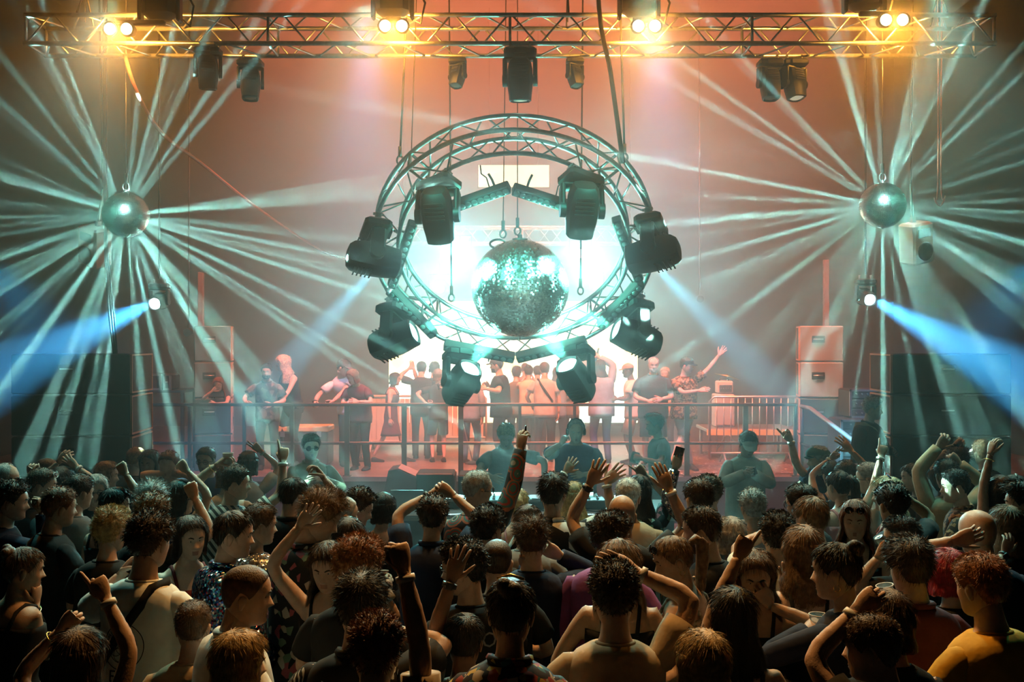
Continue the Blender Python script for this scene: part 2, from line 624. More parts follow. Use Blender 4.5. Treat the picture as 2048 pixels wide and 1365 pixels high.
# ---- big bright screen behind the stage
M_screen = bpy.data.materials.new('screen_picture')
M_screen.use_nodes = True
N = M_screen.node_tree
bb = N.nodes['Principled BSDF']
bb.inputs['Base Color'].default_value = (.02, .02, .02, 1)
tc = N.nodes.new('ShaderNodeTexCoord')
no = N.nodes.new('ShaderNodeTexNoise'); no.inputs['Scale'].default_value = 0.9; no.inputs['Detail'].default_value = 2
N.links.new(tc.outputs['Object'], no.inputs['Vector'])
cr = N.nodes.new('ShaderNodeValToRGB')
cr.color_ramp.elements[0].position = .36; cr.color_ramp.elements[0].color = (1.0, 0.72, 0.30, 1)
cr.color_ramp.elements[1].position = .62; cr.color_ramp.elements[1].color = (0.75, 1.0, 0.88, 1)
N.links.new(no.outputs['Fac'], cr.inputs['Fac'])
N.links.new(cr.outputs['Color'], bb.inputs['Emission Color'])
bb.inputs['Emission Strength'].default_value = 7.0
SCY = 21.0
p0, p1 = at(778, 846, SCY), at(1275, 603, SCY)
scr = empty('video_screen', ((p0.x + p1.x) / 2, SCY, SZ))
tag(scr, 'huge glowing white and yellow screen behind the people on the stage', 'screen')
w_, h_ = p1.x - p0.x, p1.z - p0.z
zc = (p0.z + p1.z) / 2 - SZ
nx, nz = 6, 3
for i in range(nx):
    for j in range(nz):
        b = MB(); b.box(((i + .5) * w_ / nx - w_ / 2, 0, zc + (j + .5) * h_ / nz - h_ / 2), (w_ / nx - .006, .08, h_ / nz - .006)); b.build('screen_panel', M_screen, scr)
b = MB(); b.box((0, .08, zc), (w_ + .06, .06, h_ + .06)); b.build('screen_frame', M_black, scr)
for x in (-w_ / 2 + .2, 0, w_ / 2 - .2):
    b = MB(); b.box((x, .06, (zc - h_ / 2) / 2), (.12, .10, zc - h_ / 2)); b.build('support_leg', M_black, scr)
M_cream = newmat('cream_light', (.3, .3, .2), .5, emit=(1.0, .90, .55), estr=4.0)
p0, p1 = at(957, 374, 20.4), at(1098, 331, 20.4)
lp = empty('soft_light', ((p0.x + p1.x) / 2, 20.4, (p0.z + p1.z) / 2))
tag(lp, 'bright cream light panel high behind the top of the ring', 'light panel')
b = MB(); b.box((0, 0, 0), (p1.x - p0.x, .06, p1.z - p0.z)); b.build('diffuser', M_cream, lp)
b = MB(); b.box((0, .06, 0), (p1.x - p0.x + .05, .05, p1.z - p0.z + .05)); b.build('housing', M_black, lp)
for k in (-1, 1):
    b = MB(); b.tube([(k * .5, .05, .2), (k * .5, .05, RZ - lp.location.z)], .01, 6); b.build('hanger', M_cable, lp)


# ================================================================ straight trusses
def truss(name, x0, x1, yf, zt, dy, dz, label, cell=0.5, rt=.026, rb=.011, hang=None):
    o = Vector(((x0 + x1) / 2, yf, zt))
    t = empty(name, o)
    tag(t, label, 'truss')
    C = [(yf, zt), (yf + dy, zt - .0), (yf + dy, zt - dz), (yf, zt - dz)]
    for (y, z) in C:
        b = MB(); b.tube(rel([(x0, y, z), (x1, y, z)], o), rt, 8); b.build('chord', M_alu, t, True)
    n = max(2, int(round((x1 - x0) / cell)))
    st = (x1 - x0) / n
    for i in range(n):
        a, m_, c = x0 + i * st, x0 + (i + .5) * st, x0 + (i + 1) * st
        for k in range(4):
            A, B = C[k], C[(k + 1) % 4]
            brace(t, o, (a + .02, *A), (m_ - .02, *B), rb, 5)
            brace(t, o, (m_ + .02, *B), (c - .02, *A), rb, 5)
    for x in np.linspace(x0 + .02, x1 - .02, max(2, int((x1 - x0) / 2.5) + 1)):
        b = MB()
        for k in range(4):
            b.tube(rel([(x, *C[k]), (x, *C[(k + 1) % 4])], o), .016, 6)
        b.build('end_frame', M_alu, t, True)
    for x in hang or ():
        b = MB(); b.tube(rel([(x, yf + dy / 2, zt), (x, yf + dy / 2, RZ)], o), .008, 5)
        b.tube(rel([(x, yf, zt), (x, yf + dy / 2, zt + .35), (x, yf + dy, zt)], o), .01, 5); b.build('hanging_wire', M_cable, t)
    return t


TZ = at(0, 30, 10.5).z
truss('front_truss', at(48, 0, 10.5).x, at(1992, 0, 10.5).x, 10.5, TZ, .46, .30, 'long aluminium truss across the top of the picture', 0.62, hang=(-4.6, 0.6, 4.6))
truss('rear_truss', at(760, 0, 20).x, at(1330, 0, 20).x, 20.0, at(0, 454, 20).z, .4, .32, 'pale straight truss seen through the ring behind the big ball', 0.6, hang=(-2.2, 2.4))

# ================================================================ yellow lamps over the truss
def twin_lamp(p, bx, label):
    t = empty('twin_lamp', p)
    tag(t, label, 'lamp', 'yellow lamps on the front truss')
    for k in (-1, 1):
        b = MB()
        M = Matrix.Translation((k * .085, -.02, 0)) @ Matrix.Rotation(math.radians(98), 4, 'X')
        b.lathe([(.03, -.12), (.06, -.10), (.078, 0), (.080, .03), (.072, .03)], M, 16)
        hd = b.build('reflector', M_blackp, t, 40)
        b = MB(); b.lathe([(.070, .022), (.05, .035), (0, .042)], M, 16); b.build('bulb', M_lamp_y, hd, True)
    dx = bx - p.x
    b = MB()
    b.box((dx, .10, .30), (.34, .22, .34), bev=.06)
    b.box((dx * .5, .05, .09), (abs(dx) + .14, .06, .05), bev=.01)
    b.build('housing', M_blackp, t, 40)
    for k in (-1, 1):
        b = MB(); b.box((dx + k * .20, .10, .32), (.04, .12, .42), bev=.015); b.build('yoke_arm', M_black, t)
    b = MB(); b.box((dx, .10, .53), (.46, .14, .05), bev=.015)
    b.tube([(dx, .10, .53), (dx, .30, TZ - p.z + .02)], .022, 8)
    b.build('clamp', M_steel, t)
    b = MB(); b.tube([(dx + .2, .12, .55), (dx + .33, .16, .30), (dx + .28, .2, .1), (dx + .1, .3, TZ - p.z + .0)], .012, 6); b.build('power_cable', M_cable, t, True)
    return t


YLAB = ['yellow glowing twin lamp on the truss, farthest left of the four', 'yellow glowing twin lamp on the truss left of the ring cables',
        'yellow glowing twin lamp on the truss right of the ring cables', 'yellow glowing twin lamp on the truss, farthest right of the four']
for p, bx, lab in zip(YP, (313, 783, 1280, 1735), YLAB):
    twin_lamp(p, at(bx, 0, YLY).x, lab)

# ================================================================ fixtures hung below the front truss
M_lens_w = newmat('lens_pale', (.6, .6, .5), .15, emit=(1.0, .8, .55), estr=0.8)
for (px, py, Y, tx, ty, lab, st) in (
        (430, 100, 10.75, (418, 420), 5, 'dark spotlight hanging under the truss left of the left yellow pair', 1),
        (498, 98, 10.9, (500, 420), 5, 'dark spotlight under the truss pointing straight down beside a brown one', 1),
        (1040, 96, 10.6, (1043, 500), 5, 'dark spotlight under the middle of the truss with a pale lens straight down', 2),
        (1548, 92, 10.8, (1560, 400), 5, 'dark spotlight under the right half of the truss tilted slightly', 1),
        (1592, 90, 10.9, (1625, 400), 5, 'dark spotlight under the truss right of its tilted neighbour, pale lens', 2),
        (915, 105, 10.95, (880, 300), 5, 'small dark spotlight under the truss left of the middle one', 1),
        (1150, 105, 10.95, (1185, 300), 5, 'small dark spotlight under the truss right of the middle one', 1)):
    s_ = .62 if px not in (1040,) else .78
    if px in (915, 1150):
        s_ = .45
    P = at(px, py, Y)
    P.z = TZ - .30 + .0
    P.y = 10.5 if Y < 10.8 else 10.96
    moving_head(P, (0, 0, -1), (1, 0, 0), at(tx[0], tx[1], 10.7), s_, M_lens_w if st == 2 else M_lens_top, lab, 'spotlights under the front truss')
# back lamps on the rear truss
for i, (x, y) in enumerate(BACKL):
    p = at(x, y, 19.7)
    t = empty('stage_lamp', p)
    tag(t, ['bright cyan lamp glowing behind the ring left of the big ball', 'bright cyan lamp glowing behind the ring right of the big ball',
            'small round lamp low behind the ring left of the big ball', 'small round lamp low behind the ring right of the big ball'][i], 'lamp', 'lamps at the back of the stage')
    b = MB(); b.lathe([(.05, .28), (.12, .24), (.19, .10), (.20, -.02), (.18, -.02)], Matrix.Rotation(math.radians(-90), 4, 'X'), 8); b.build('can', M_blackp, t, 30)
    b = MB(); b.lathe([(0, -.025), (.09, -.02), (.17, .0)], Matrix.Rotation(math.radians(-90), 4, 'X'), 12); b.build('lens', M_lamp_w, t, True)
    b = MB(); b.tube([(-.22, .1, 0), (-.22, .1, .3), (.22, .1, .3), (.22, .1, 0)], .015, 6)
    b.tube([(0, .1, .3), (0, .30, at(0, 454, 20).z - .32 - p.z), (0, .30, at(0, 454, 20).z - .29 - p.z)], .018, 6)
    b.build('yoke', M_black, t)
# lamps of the blue beams
for k, (sx, sy, tx, ty) in enumerate(((308, 608, -190, 835), (1741, 600, 2230, 862))):
    p = at(sx, sy, 13.6)
    d = (at(tx, ty, 8.5) - p).normalized()
    P = p - d * .16 + Vector((0, .02, .30))
    t, piv, dd = moving_head(P, (0, 0, -1), (1, 0, 0), at(tx, ty, 8.5), .6, M_lamp_w, ['white lens throwing a blue beam out over the left of the crowd', 'white lens throwing a blue beam out over the right of the crowd'][k], 'blue beam lamps', glow=True)
    b = MB(); b.tube([(0, 0, .02), (0, 0, RZ - P.z)], .014, 8); b.build('drop_pole', M_black, t)
# two small lamps glinting at the stage sides
for (px, py, Y, lab) in ((376, 665, 15.8, 'tiny pale green lamp beside the top of the left speaker stack'), (1400, 598, 18.0, 'tiny pink lamp right of the ring above the stage')):
    p = at(px, py, Y)
    t = empty('small_spotlight', p); tag(t, lab, 'spotlight')
    b = MB(); b.lathe([(.03, .12), (.06, .08), (.065, -.04), (.06, -.04)], Matrix.Rotation(math.radians(-80), 4, 'X'), 12); b.build('can', M_blackp, t, 30)
    b = MB(); b.lathe([(0, -.03), (.055, -.02)], Matrix.Rotation(math.radians(-80), 4, 'X'), 12); b.build('lens', newmat('small_lens', (.5, .6, .5), .2, emit=(.7, 1, .75) if px < 999 else (1, .75, .7), estr=2.0), t, True)
    b = MB(); b.tube([(0, .03, 0), (0, .08, RZ - p.z)], .015, 6); b.build('pole', M_black, t)

# ================================================================ LED bars of the ring
M_bar = newmat('bar_housing', (.10, .09, .09), .5)
M_barlens = newmat('bar_lens', (.35, .40, .40), .12, .3)
BARS = [((893, 418), (1019, 374), 'upper left bar of the roof shape at the ring top'), ((1026, 378), (1146, 416), 'upper right bar'),
        ((826, 446), (783, 572), ''), ((778, 578), (868, 670), ''), ((888, 690), (1028, 716), ''), ((1034, 716), (1172, 682), ''),
        ((1200, 652), (1282, 566), ''), ((1278, 558), (1232, 438), '')]
BLAB = ['dark lens bar inside the ring top, left slope of the roof shape', 'dark lens bar inside the ring top, right slope of the roof shape',
        'dark lens bar inside the ring on the upper left flank', 'dark lens bar inside the ring on the lower left flank',
        'dark lens bar under the ring bottom, left of the middle', 'dark lens bar under the ring bottom, right of the middle',
        'dark lens bar inside the ring on the lower right flank', 'dark lens bar inside the ring on the upper right flank']
for (a, c, _), lab in zip(BARS, BLAB):
    A, Cc = ring_from_px(*a, HW + .10), ring_from_px(*c, HW + .10)
    o = (A + Cc) / 2
    L = (Cc - A).length
    t = empty('light_bar', o); tag(t, lab, 'light bar', 'lens bars inside the ring')
    rad = o - Rc
    rad = (rad - RN * rad.dot(RN)).normalized()
    X = (Cc - A).normalized()
    M = Matrix((X, RN.cross(X), RN)).transposed().to_4x4()
    b = MB(); b.box((0, 0, 0), (L, .105, .13), M, bev=.012); b.build('housing', M_bar, t)
    for k in range(10):
        b = MB(); b.lathe([(.034, .058), (.036, .068), (.028, .076), (0, .078)], M @ Matrix.Translation(((k - 4.5) * L / 10.2, 0, 0)), 10)
        b.build('lens', M_barlens, t, True)
    for k in (-.28, .28):
        b = MB(); q = M @ Vector((k * L, 0, -.06)); e = q + rad * .17 - RN * .05
        b.tube([q, (q + e) / 2 - RN * .03, e], .014, 6); b.build('bracket', M_steel, t, True)
    b = MB(); q = M @ Vector((.2 * L, 0, -.05))
    b.tube([q, q + rad * .10 - RN * .12, q + rad * .22 - RN * .03, q + rad * .25 - RN * .15], .008, 5); b.build('power_cable', M_cable, t, True)

# ================================================================ cables
def cable(name, pts, r, label, m=None, cat='cable', n=6, ends=()):
    pts = [Vector(p) for p in pts]
    o = pts[0]
    t = empty(name, o); tag(t, label, cat)
    # smooth the run
    P = []
    for i in range(len(pts) - 1):
        p0_, p1_, p2_, p3_ = pts[max(i - 1, 0)], pts[i], pts[i + 1], pts[min(i + 2, len(pts) - 1)]
        for k in range(6):
            u = k / 6
            P.append(.5 * ((2 * p1_) + (-p0_ + p2_) * u + (2 * p0_ - 5 * p1_ + 4 * p2_ - p3_) * u * u + (-p0_ + 3 * p1_ - 3 * p2_ + p3_) * u ** 3))
    P.append(pts[-1])
    b = MB(); b.tube(rel(P, o), r, n); b.build('line', m or M_cable, t, True)
    for e in ends:
        e = Vector(e)
        b = MB()
        c = [e + Vector((math.cos(q * math.pi / 6) * .035, 0, math.sin(q * math.pi / 6) * .045)) for q in range(12)]
        b.tube(rel(c, o), .011, 6, closed=True); b.build('shackle', M_steel, t, True)
        b = MB(); b.tube(rel([e + Vector((0, 0, .04)), e + Vector((0, 0, .15))], o), .02, 8); b.build('ferrule', M_steel, t, True)
    return t


def up(p, x=0.0, y=0.0):
    return Vector((p.x + x, p.y + y, RZ))


L1 = ringpt(-math.radians(56), RO + .03, -HW)
L1 = ring_from_px(800, 335, -HW)
cable('ring_cable', [up(L1, .22), L1 + Vector((0, 0, .12))], .012, 'steel cable holding up the upper left of the ring', ends=[L1 + Vector((0, 0, .08))])
L1b = ring_from_px(822, 328, -HW)
cable('ring_wire', [up(L1b, .16), L1b], .006, 'thin wire running up beside the left ring cable')
R1 = ring_from_px(1249, 330, -HW)
cable('ring_cable', [up(R1, -.14), R1 + Vector((0, 0, .12))], .012, 'steel cable holding up the upper right of the ring', ends=[R1 + Vector((0, 0, .08))])
a_, b_, c_ = at(1195, -40, 10.4), at(1222, 150, 10.4), at(1246, 326, 10.3)
cable('power_cable', [Vector((a_.x, a_.y, RZ)), a_, b_, c_], .024, 'thick dark cable sagging down to the upper right of the ring')
for (px, py, lab) in ((903, 606, 'thin cable down to the lower left of the ring beside the ball'), (1161, 592, 'thin cable down to the lower right of the ring beside the ball')):
    q = ring_from_px(px, py, -HW)
    cable('ring_cable', [up(q, -.05 if px < 1000 else .05), q + Vector((0, 0, .1))], .010, lab, ends=[q + Vector((0, 0, .06))])
for (px, lab) in ((1035, 'thin wire with a shackle holding the big ball at its crown'), (1006, 'thin wire with a shackle holding the big ball left of its crown')):
    q = BALL + Vector(((px - 1040) / F * 11.3, 0, math.sqrt(max(.01, BR ** 2 - ((px - 1040) / F * 11.3) ** 2)) + .02))
    cable('ball_wire', [Vector((q.x + (.07 if px < 1010 else 0), q.y, RZ)), q + Vector((0, 0, .16))], .006, lab, ends=[q + Vector((0, 0, .08))])
q = BALL + Vector((-.20, -.05, BR * .9))
cable('cable_coil', [q + Vector((math.cos(k) * .09 - .05, -.02, math.sin(k) * .05 + .0)) for k in np.linspace(0, 9, 14)], .012, 'loop of black cable lying on the crown of the big ball')
for (C, lab) in ((SBL, 'thin wire from the truss down to the left small ball'), (SBR, 'thin wire from the truss down to the right small ball')):
    cable('ball_wire', [Vector((C.x, C.y, RZ)), C + Vector((0, 0, .27))], .005, lab, M_steel, ends=[C + Vector((0, 0, .31))])
cable('power_cable', [at(250, 110, 10.7), at(268, 170, 10.8), at(300, 235, 11.2), at(340, 282, 11.8), at(400, 325, 13.2), at(520, 420, 17), at(640, 500, 22), at(700, 520, 23.9)], .022, 'reddish cable drooping from the left end of the truss', newmat('red_cable', (.35, .12, .10), .6))
for k in range(3):
    cable('speaker_cable', [at(207 + k * 3, -30, 12.2), at(209 + k * 2, 440, 12.2), at(213 + k * 4, 560, 12.2), at(219 + k * 5, 640, 12.3), at(228 + k * 3, 712, 12.6)], .012,
          ['black cable hanging behind the left small ball, first of three', 'black cable hanging behind the left small ball, between two others', 'black cable hanging behind the left small ball, last toward the stage'][k])
cable('chain', [at(1876, -40, 12.5), at(1876, 360, 12.5), at(1869, 395, 12.5), at(1880, 412, 12.5), at(1890, 392, 12.5), at(1882, 360, 12.5), at(1884, -40, 12.5)], .010, 'reddish hoist chain ending in a loop right of the right small ball', newmat('chain_red', (.45, .15, .10), .5, .3))

# ================================================================ loudspeakers
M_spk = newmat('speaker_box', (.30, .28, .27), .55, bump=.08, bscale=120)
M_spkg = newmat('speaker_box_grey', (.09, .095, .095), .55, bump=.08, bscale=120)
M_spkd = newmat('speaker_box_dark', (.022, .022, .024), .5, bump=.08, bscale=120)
M_grille = newmat('speaker_grille', (.055, .05, .05), .7, bump=.5, bscale=300)
M_edge = newmat('speaker_edge_lit', (.55, .30, .20), .5)  # orange light on the cabinet edges put into the colour
M_white = newmat('speaker_white', (.62, .58, .52), .5)


def cabinet(name, c, size, yaw, label, group, body, grille_side=1, edge=True):
    """loudspeaker: box, grille on its +x face (turned by yaw), handle plate and edge strips"""
    t = empty(name, M=Matrix.Translation(c) @ Matrix.Rotation(yaw, 4, 'Z'))
    tag(t, label, 'loudspeaker', group)
    w, d, h = size
    b = MB(); b.box((0, 0, h / 2), (w, d, h - .012), bev=.015); b.build('box', body, t)
    g = grille_side
    b = MB(); b.box((g * (w / 2 + .008), 0, h / 2), (.02, d - .06, h - .07), bev=.006); b.build('grille', M_grille, t)
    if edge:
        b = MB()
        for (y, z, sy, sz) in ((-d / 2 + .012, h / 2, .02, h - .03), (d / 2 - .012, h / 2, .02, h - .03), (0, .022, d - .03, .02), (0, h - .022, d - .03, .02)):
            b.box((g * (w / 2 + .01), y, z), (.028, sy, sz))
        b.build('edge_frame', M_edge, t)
    b = MB(); b.box((-.05, -d / 2 - .004, h * .62), (.20, .014, .11), bev=.004)
    hp = b.build('handle_plate', M_black, t)
    b = MB(); b.tube([(-.12, -d / 2 - .01, h * .62), (-.12, -d / 2 - .035, h * .62), (.02, -d / 2 - .035, h * .62), (.02, -d / 2 - .01, h * .62)], .010, 6); b.build('handle', M_steel, hp, True)
    return t


for k in range(4):
    z = SZ + k * .575
    nm = ['lowest, half hidden behind the railing', 'second from below, dark', 'under the topmost one', 'topmost'][k]
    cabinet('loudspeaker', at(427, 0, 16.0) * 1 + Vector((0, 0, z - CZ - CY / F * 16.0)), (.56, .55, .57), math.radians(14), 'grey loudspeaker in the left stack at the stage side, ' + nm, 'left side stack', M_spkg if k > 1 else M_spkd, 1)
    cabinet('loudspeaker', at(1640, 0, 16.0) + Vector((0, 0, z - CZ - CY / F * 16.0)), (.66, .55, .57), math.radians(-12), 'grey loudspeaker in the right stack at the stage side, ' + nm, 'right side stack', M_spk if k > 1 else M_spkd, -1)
for k in range(5):
    z = k * .52
    nm = ['bottom', 'second from the floor', 'middle', 'second from the top', 'topmost'][k]
    cabinet('loudspeaker', Vector((at(140, 0, 12.5).x, 12.9, z)), (1.45, .9, .515), math.radians(4), nm + ' black cabinet of the big left tower', 'left black tower', M_spkd, 1)
    cabinet('loudspeaker', Vector((at(1905, 0, 12.5).x, 12.9, z)), (1.45, .9, .515), math.radians(-4), nm + ' black cabinet of the big right tower', 'right black tower', M_spkd, -1)


def hung_speaker(c, yaw, tilt, roll, label, body):
    M = Matrix.Translation(c) @ Matrix.Rotation(yaw, 4, 'Z') @ Matrix.Rotation(tilt, 4, 'X') @ Matrix.Rotation(roll, 4, 'Y')
    t = empty('hanging_loudspeaker', M=M)
    tag(t, label, 'loudspeaker')
    b = MB(); b.box((0, 0, 0), (.36, .30, .56), bev=.03); b.build('box', body, t)
    b = MB(); b.lathe([(.125, .0), (.13, .02), (.105, .02), (.06, -.02), (0, -.03)], Matrix.Translation((0, -.155, -.10)) @ Matrix.Rotation(math.pi / 2, 4, 'X'), 18); b.build('driver', M_grille, t, True)
    b = MB(); b.box((0, -.155, .15), (.22, .02, .12), bev=.008); b.build('horn', M_grille, t)
    b = MB(); b.box((0, .05, .30), (.06, .06, .10)); b.tube([(0, .05, .33), (.03, .10, .8)], .018, 8); b.build('bracket', M_steel, t)
    i = M.inverted()
    b = MB(); b.tube([(.03, .10, .8), i @ Vector((c[0], c[1] + .05, RZ))], .012, 6); b.build('hanger', M_cable, t)
    return t


hung_speaker(at(1832, 486, 13.6), math.radians(24), math.radians(10), math.radians(-12), 'white tilted loudspeaker hanging below the right small ball', M_white)
hung_speaker(at(190, 492, 13.8), math.radians(-30), math.radians(14), math.radians(18), 'dim reddish loudspeaker hanging below the left small ball', newmat('speaker_red', (.22, .09, .07), .5))

# ================================================================ gear at the stage sides
def rack(name, c, size, label, cat, front_y=-1, lit=(.8, .35, .2)):
    t = empty(name, c); tag(t, label, cat)
    w, d, h = size
    b = MB(); b.box((0, 0, h / 2), size, bev=.02); b.build('case', M_blackp, t)
    n = max(1, int(h / .13))
    for k in range(n):
        b = MB(); b.box((-w * .06, -d / 2 - .008, (k + .5) * h / n), (w * .78, .02, h / n * .82), bev=.004); u = b.build('unit', M_grille, t)
        for q in range(3):
            b = MB(); b.lathe([(.014, 0), (.012, .02), (0, .022)], Matrix.Translation((-w * .3 + q * w * .16, -d / 2 - .015, (k + .5) * h / n)) @ Matrix.Rotation(math.pi / 2, 4, 'X'), 8); b.build('knob', M_steel, u)
    b = MB()
    for (x, z, sx, sz) in ((-w / 2 + .015, h / 2, .03, h), (w / 2 - .015, h / 2, .03, h), (0, .015, w, .03), (0, h - .015, w, .03)):
        b.box((x, -d / 2 - .012, z), (sx, .03, sz))
    b.build('corner_frame', M_galv, t)
    return t


z0 = at(0, 780, 15.6).z
dk = empty('equipment_table', (at(320, 0, 15.7).x, 15.8, SZ)); tag(dk, 'dark table with gear at the left end of the stage', 'table')
b = MB(); b.box((0, 0, z0 - SZ - .02), (.95, .7, .04)); b.build('table_top', M_black, dk)
for sx in (-.42, .42):
    for sy in (-.3, .3):
        b = MB(); b.box((sx, sy, (z0 - SZ - .04) / 2), (.05, .05, z0 - SZ - .04)); b.build('leg', M_black, dk)
rack('amplifier_rack', Vector((at(303, 0, 15.7).x, 15.75, z0)), (.46, .5, .25), 'amplifier rack on the dark table left of the speaker stack', 'amplifier')
rack('amplifier_rack', Vector((at(344, 0, 15.7).x, 15.70, z0)), (.12, .4, .25), 'narrow orange lit box beside the amplifier rack on the left', 'amplifier')
rack('flight_case', Vector((at(1715, 0, 14.6).x, 14.6, 0)), (.70, .6, 1.62), 'tall black equipment rack behind the man in the dark jacket on the right', 'equipment rack')
rack('flight_case', Vector((at(1718, 0, 14.9).x, 14.85, 1.62)), (.50, .5, .42), 'lit case on top of the tall rack on the right', 'equipment rack')
rack('flight_case', Vector((at(1762, 0, 13.9).x - .02, 13.9, 0)), (.40, .5, 1.5), 'black rack standing between the tall rack and the right tower', 'equipment rack')

M_red = newmat('red_box', (.45, .06, .05), .5)
t = empty('red_crate', at(1730, 0, 12.0) + Vector((0, 0, -CZ - CY / F * 12 + .0))); tag(t, 'red crate with a white lid at the foot of the right steps', 'crate')
b = MB(); b.box((0, 0, .62), (.26, .3, 1.22), bev=.02); b.build('box', M_red, t)
b = MB(); b.box((0, 0, 1.255), (.30, .34, .05), bev=.01); b.build('lid', M_white, t)
b = MB(); b.tube([(-.08, -.16, .95), (-.08, -.19, .95), (.08, -.19, .95), (.08, -.16, .95)], .01, 6); b.build('handle', M_steel, t, True)

# guitar amplifier on a riser, stage right
ry = 17.6
zr = at(0, 857, ry).z
ris = empty('riser', (at(1490, 0, ry).x, ry, SZ)); tag(ris, 'low metal riser with a lit yellow edge on the right of the stage', 'platform')
b = MB(); b.box((0, 0, zr - SZ), (1.55, 1.0, .06), bev=.01); b.build('deck', M_galv, ris)
b = MB(); b.box((0, -.51, zr - SZ - .03), (1.55, .03, .09)); b.build('edge_strip', newmat('yellow_edge', (.75, .55, .22), .5), ris)
for sx in (-.7, 0, .7):
    for sy in (-.42, .42):
        b = MB(); b.tube([(sx, sy, 0), (sx, sy, zr - SZ - .03)], .025, 8); b.build('leg', M_galv, ris, True)
ac = empty('guitar_cabinet', (at(1446, 0, ry).x, ry, zr + .03)); tag(ac, 'pale guitar cabinet under the amplifier head on the riser', 'loudspeaker')
b = MB(); b.box((0, 0, .29), (.34, .34, .58), bev=.02); b.build('box', M_white, ac)
b = MB(); b.box((0, -.175, .29), (.28, .02, .50), bev=.006); b.build('grille', newmat('grille_cloth', (.45, .42, .36), .9, bump=.3, bscale=200), ac)
ah = empty('guitar_amplifier', (at(1448, 0, ry).x, ry, zr + .61)); tag(ah, 'pale amplifier head on top of the guitar cabinet', 'amplifier')
b = MB(); b.box((0, 0, .12), (.27, .26, .22), bev=.02); b.build('case', M_white, ah)
b = MB(); b.box((0, -.135, .10), (.22, .02, .12), bev=.004); pn = b.build('panel', M_grille, ah)
for q in range(5):
    b = MB(); b.lathe([(.012, 0), (.01, .02), (0, .022)], Matrix.Translation((-.08 + q * .04, -.143, .10)) @ Matrix.Rotation(math.pi / 2, 4, 'X'), 8); b.build('knob', M_steel, pn)
b = MB(); b.tube([(-.08, 0, .23), (-.07, 0, .27), (.07, 0, .27), (.08, 0, .23)], .012, 6); b.build('handle', M_black, ah, True)
cs = empty('cymbal_stand', (at(1455, 0, 18.4).x, 18.4, SZ)); tag(cs, 'cymbal on a thin stand behind the amplifier on the riser', 'cymbal')
zc_ = at(0, 752, 18.4).z - SZ
b = MB(); b.tube([(0, 0, .3), (0, 0, zc_)], .012, 6)
b.build('stand', M_steel, cs, True)
for k in range(3):
    b = MB(); b.tube([(0, 0, .35), (.3 * math.cos(k * 2.1), .3 * math.sin(k * 2.1), 0)], .012, 6); b.build('leg', M_steel, cs, True)
b = MB(); b.lathe([(.24, -.02), (.05, .01), (.03, .03), (0, .035)], Matrix.Translation((0, 0, zc_)) @ Matrix.Rotation(.25, 4, 'Y'), 20); b.build('cymbal', newmat('brass', (.6, .42, .2), .3, 1.0), cs, True)
# microphone stand and flight case on the left of the stage
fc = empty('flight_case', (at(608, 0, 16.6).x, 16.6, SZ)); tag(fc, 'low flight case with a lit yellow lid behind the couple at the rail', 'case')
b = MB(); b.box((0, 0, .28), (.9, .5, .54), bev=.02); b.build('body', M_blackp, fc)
b = MB(); b.box((0, 0, .60), (.92, .52, .09), bev=.015); b.build('lid', newmat('case_lid', (.75, .5, .2), .45), fc)  # warm light on the lid put into its yellow colour
for sx in (-.3, .3):
    b = MB(); b.box((sx, -.265, .52), (.07, .02, .09)); b.build('latch', M_steel, fc)
for k, (px, Y, lean, lab) in enumerate(((945, 16.6, .35, 'microphone stand leaning behind the railing under the ring'), (722, 17.0, 0, 'microphone stand behind the man in the dark t-shirt'))):
    st_ = empty('microphone_stand', (at(px, 0, Y).x, Y, SZ)); tag(st_, lab, 'microphone stand')
    b = MB(); b.tube([(0, 0, .05), (-lean * .8, 0, 1.15)], .011, 6); b.tube([(-lean * .8, 0, 1.15), (-lean - .2, -.2, 1.3)], .009, 6); b.build('pole', M_steel, st_, True)
    b = MB(); b.lathe([(.13, 0), (.13, .02), (.03, .05), (0, .05)], None, 14); b.build('base', M_black, st_, 40)
    b = MB(); b.lathe([(.014, -.09), (.018, .02), (.026, .05), (.02, .08), (0, .085)], Matrix.Translation((-lean - .2, -.2, 1.3)) @ Matrix.Rotation(1.0, 4, 'X'), 10); b.build('microphone', M_grille, st_, True)


# ================================================================ crowd barriers
def barrier(name, c, yaw, w, h, n, label, m, sheet=False):
    t = empty(name, M=Matrix.Translation(c) @ Matrix.Rotation(yaw, 4, 'Z')); tag(t, label, 'barrier')
    b = MB(); b.tube([(-w / 2, 0, .12), (-w / 2, 0, h - .08), (-w / 2 + .08, 0, h), (w / 2 - .08, 0, h), (w / 2, 0, h - .08), (w / 2, 0, .12)], .021, 8); b.tube([(-w / 2, 0, .18), (w / 2, 0, .18)], .018, 8); b.build('frame', m, t, True)
    for k in range(n):
        x = -w / 2 + (k + 1) * w / (n + 1)
        b = MB()
        if sheet:
            b.box((x, .01, h / 2 + .05), (w / (n + 1) * .93, .02, h - .2)); b.build('panel_slat', m, t)
        else:
            b.tube([(x, 0, .18), (x, 0, h)], .009, 6); b.build('bar', m, t, True)
    for sx in (-w * .35, w * .35):
        b = MB(); b.tube([(sx, -.28, .0), (sx, -.05, .17), (sx, .05, .17), (sx, .28, 0)], .018, 6); b.build('foot', m, t, True)
    return t


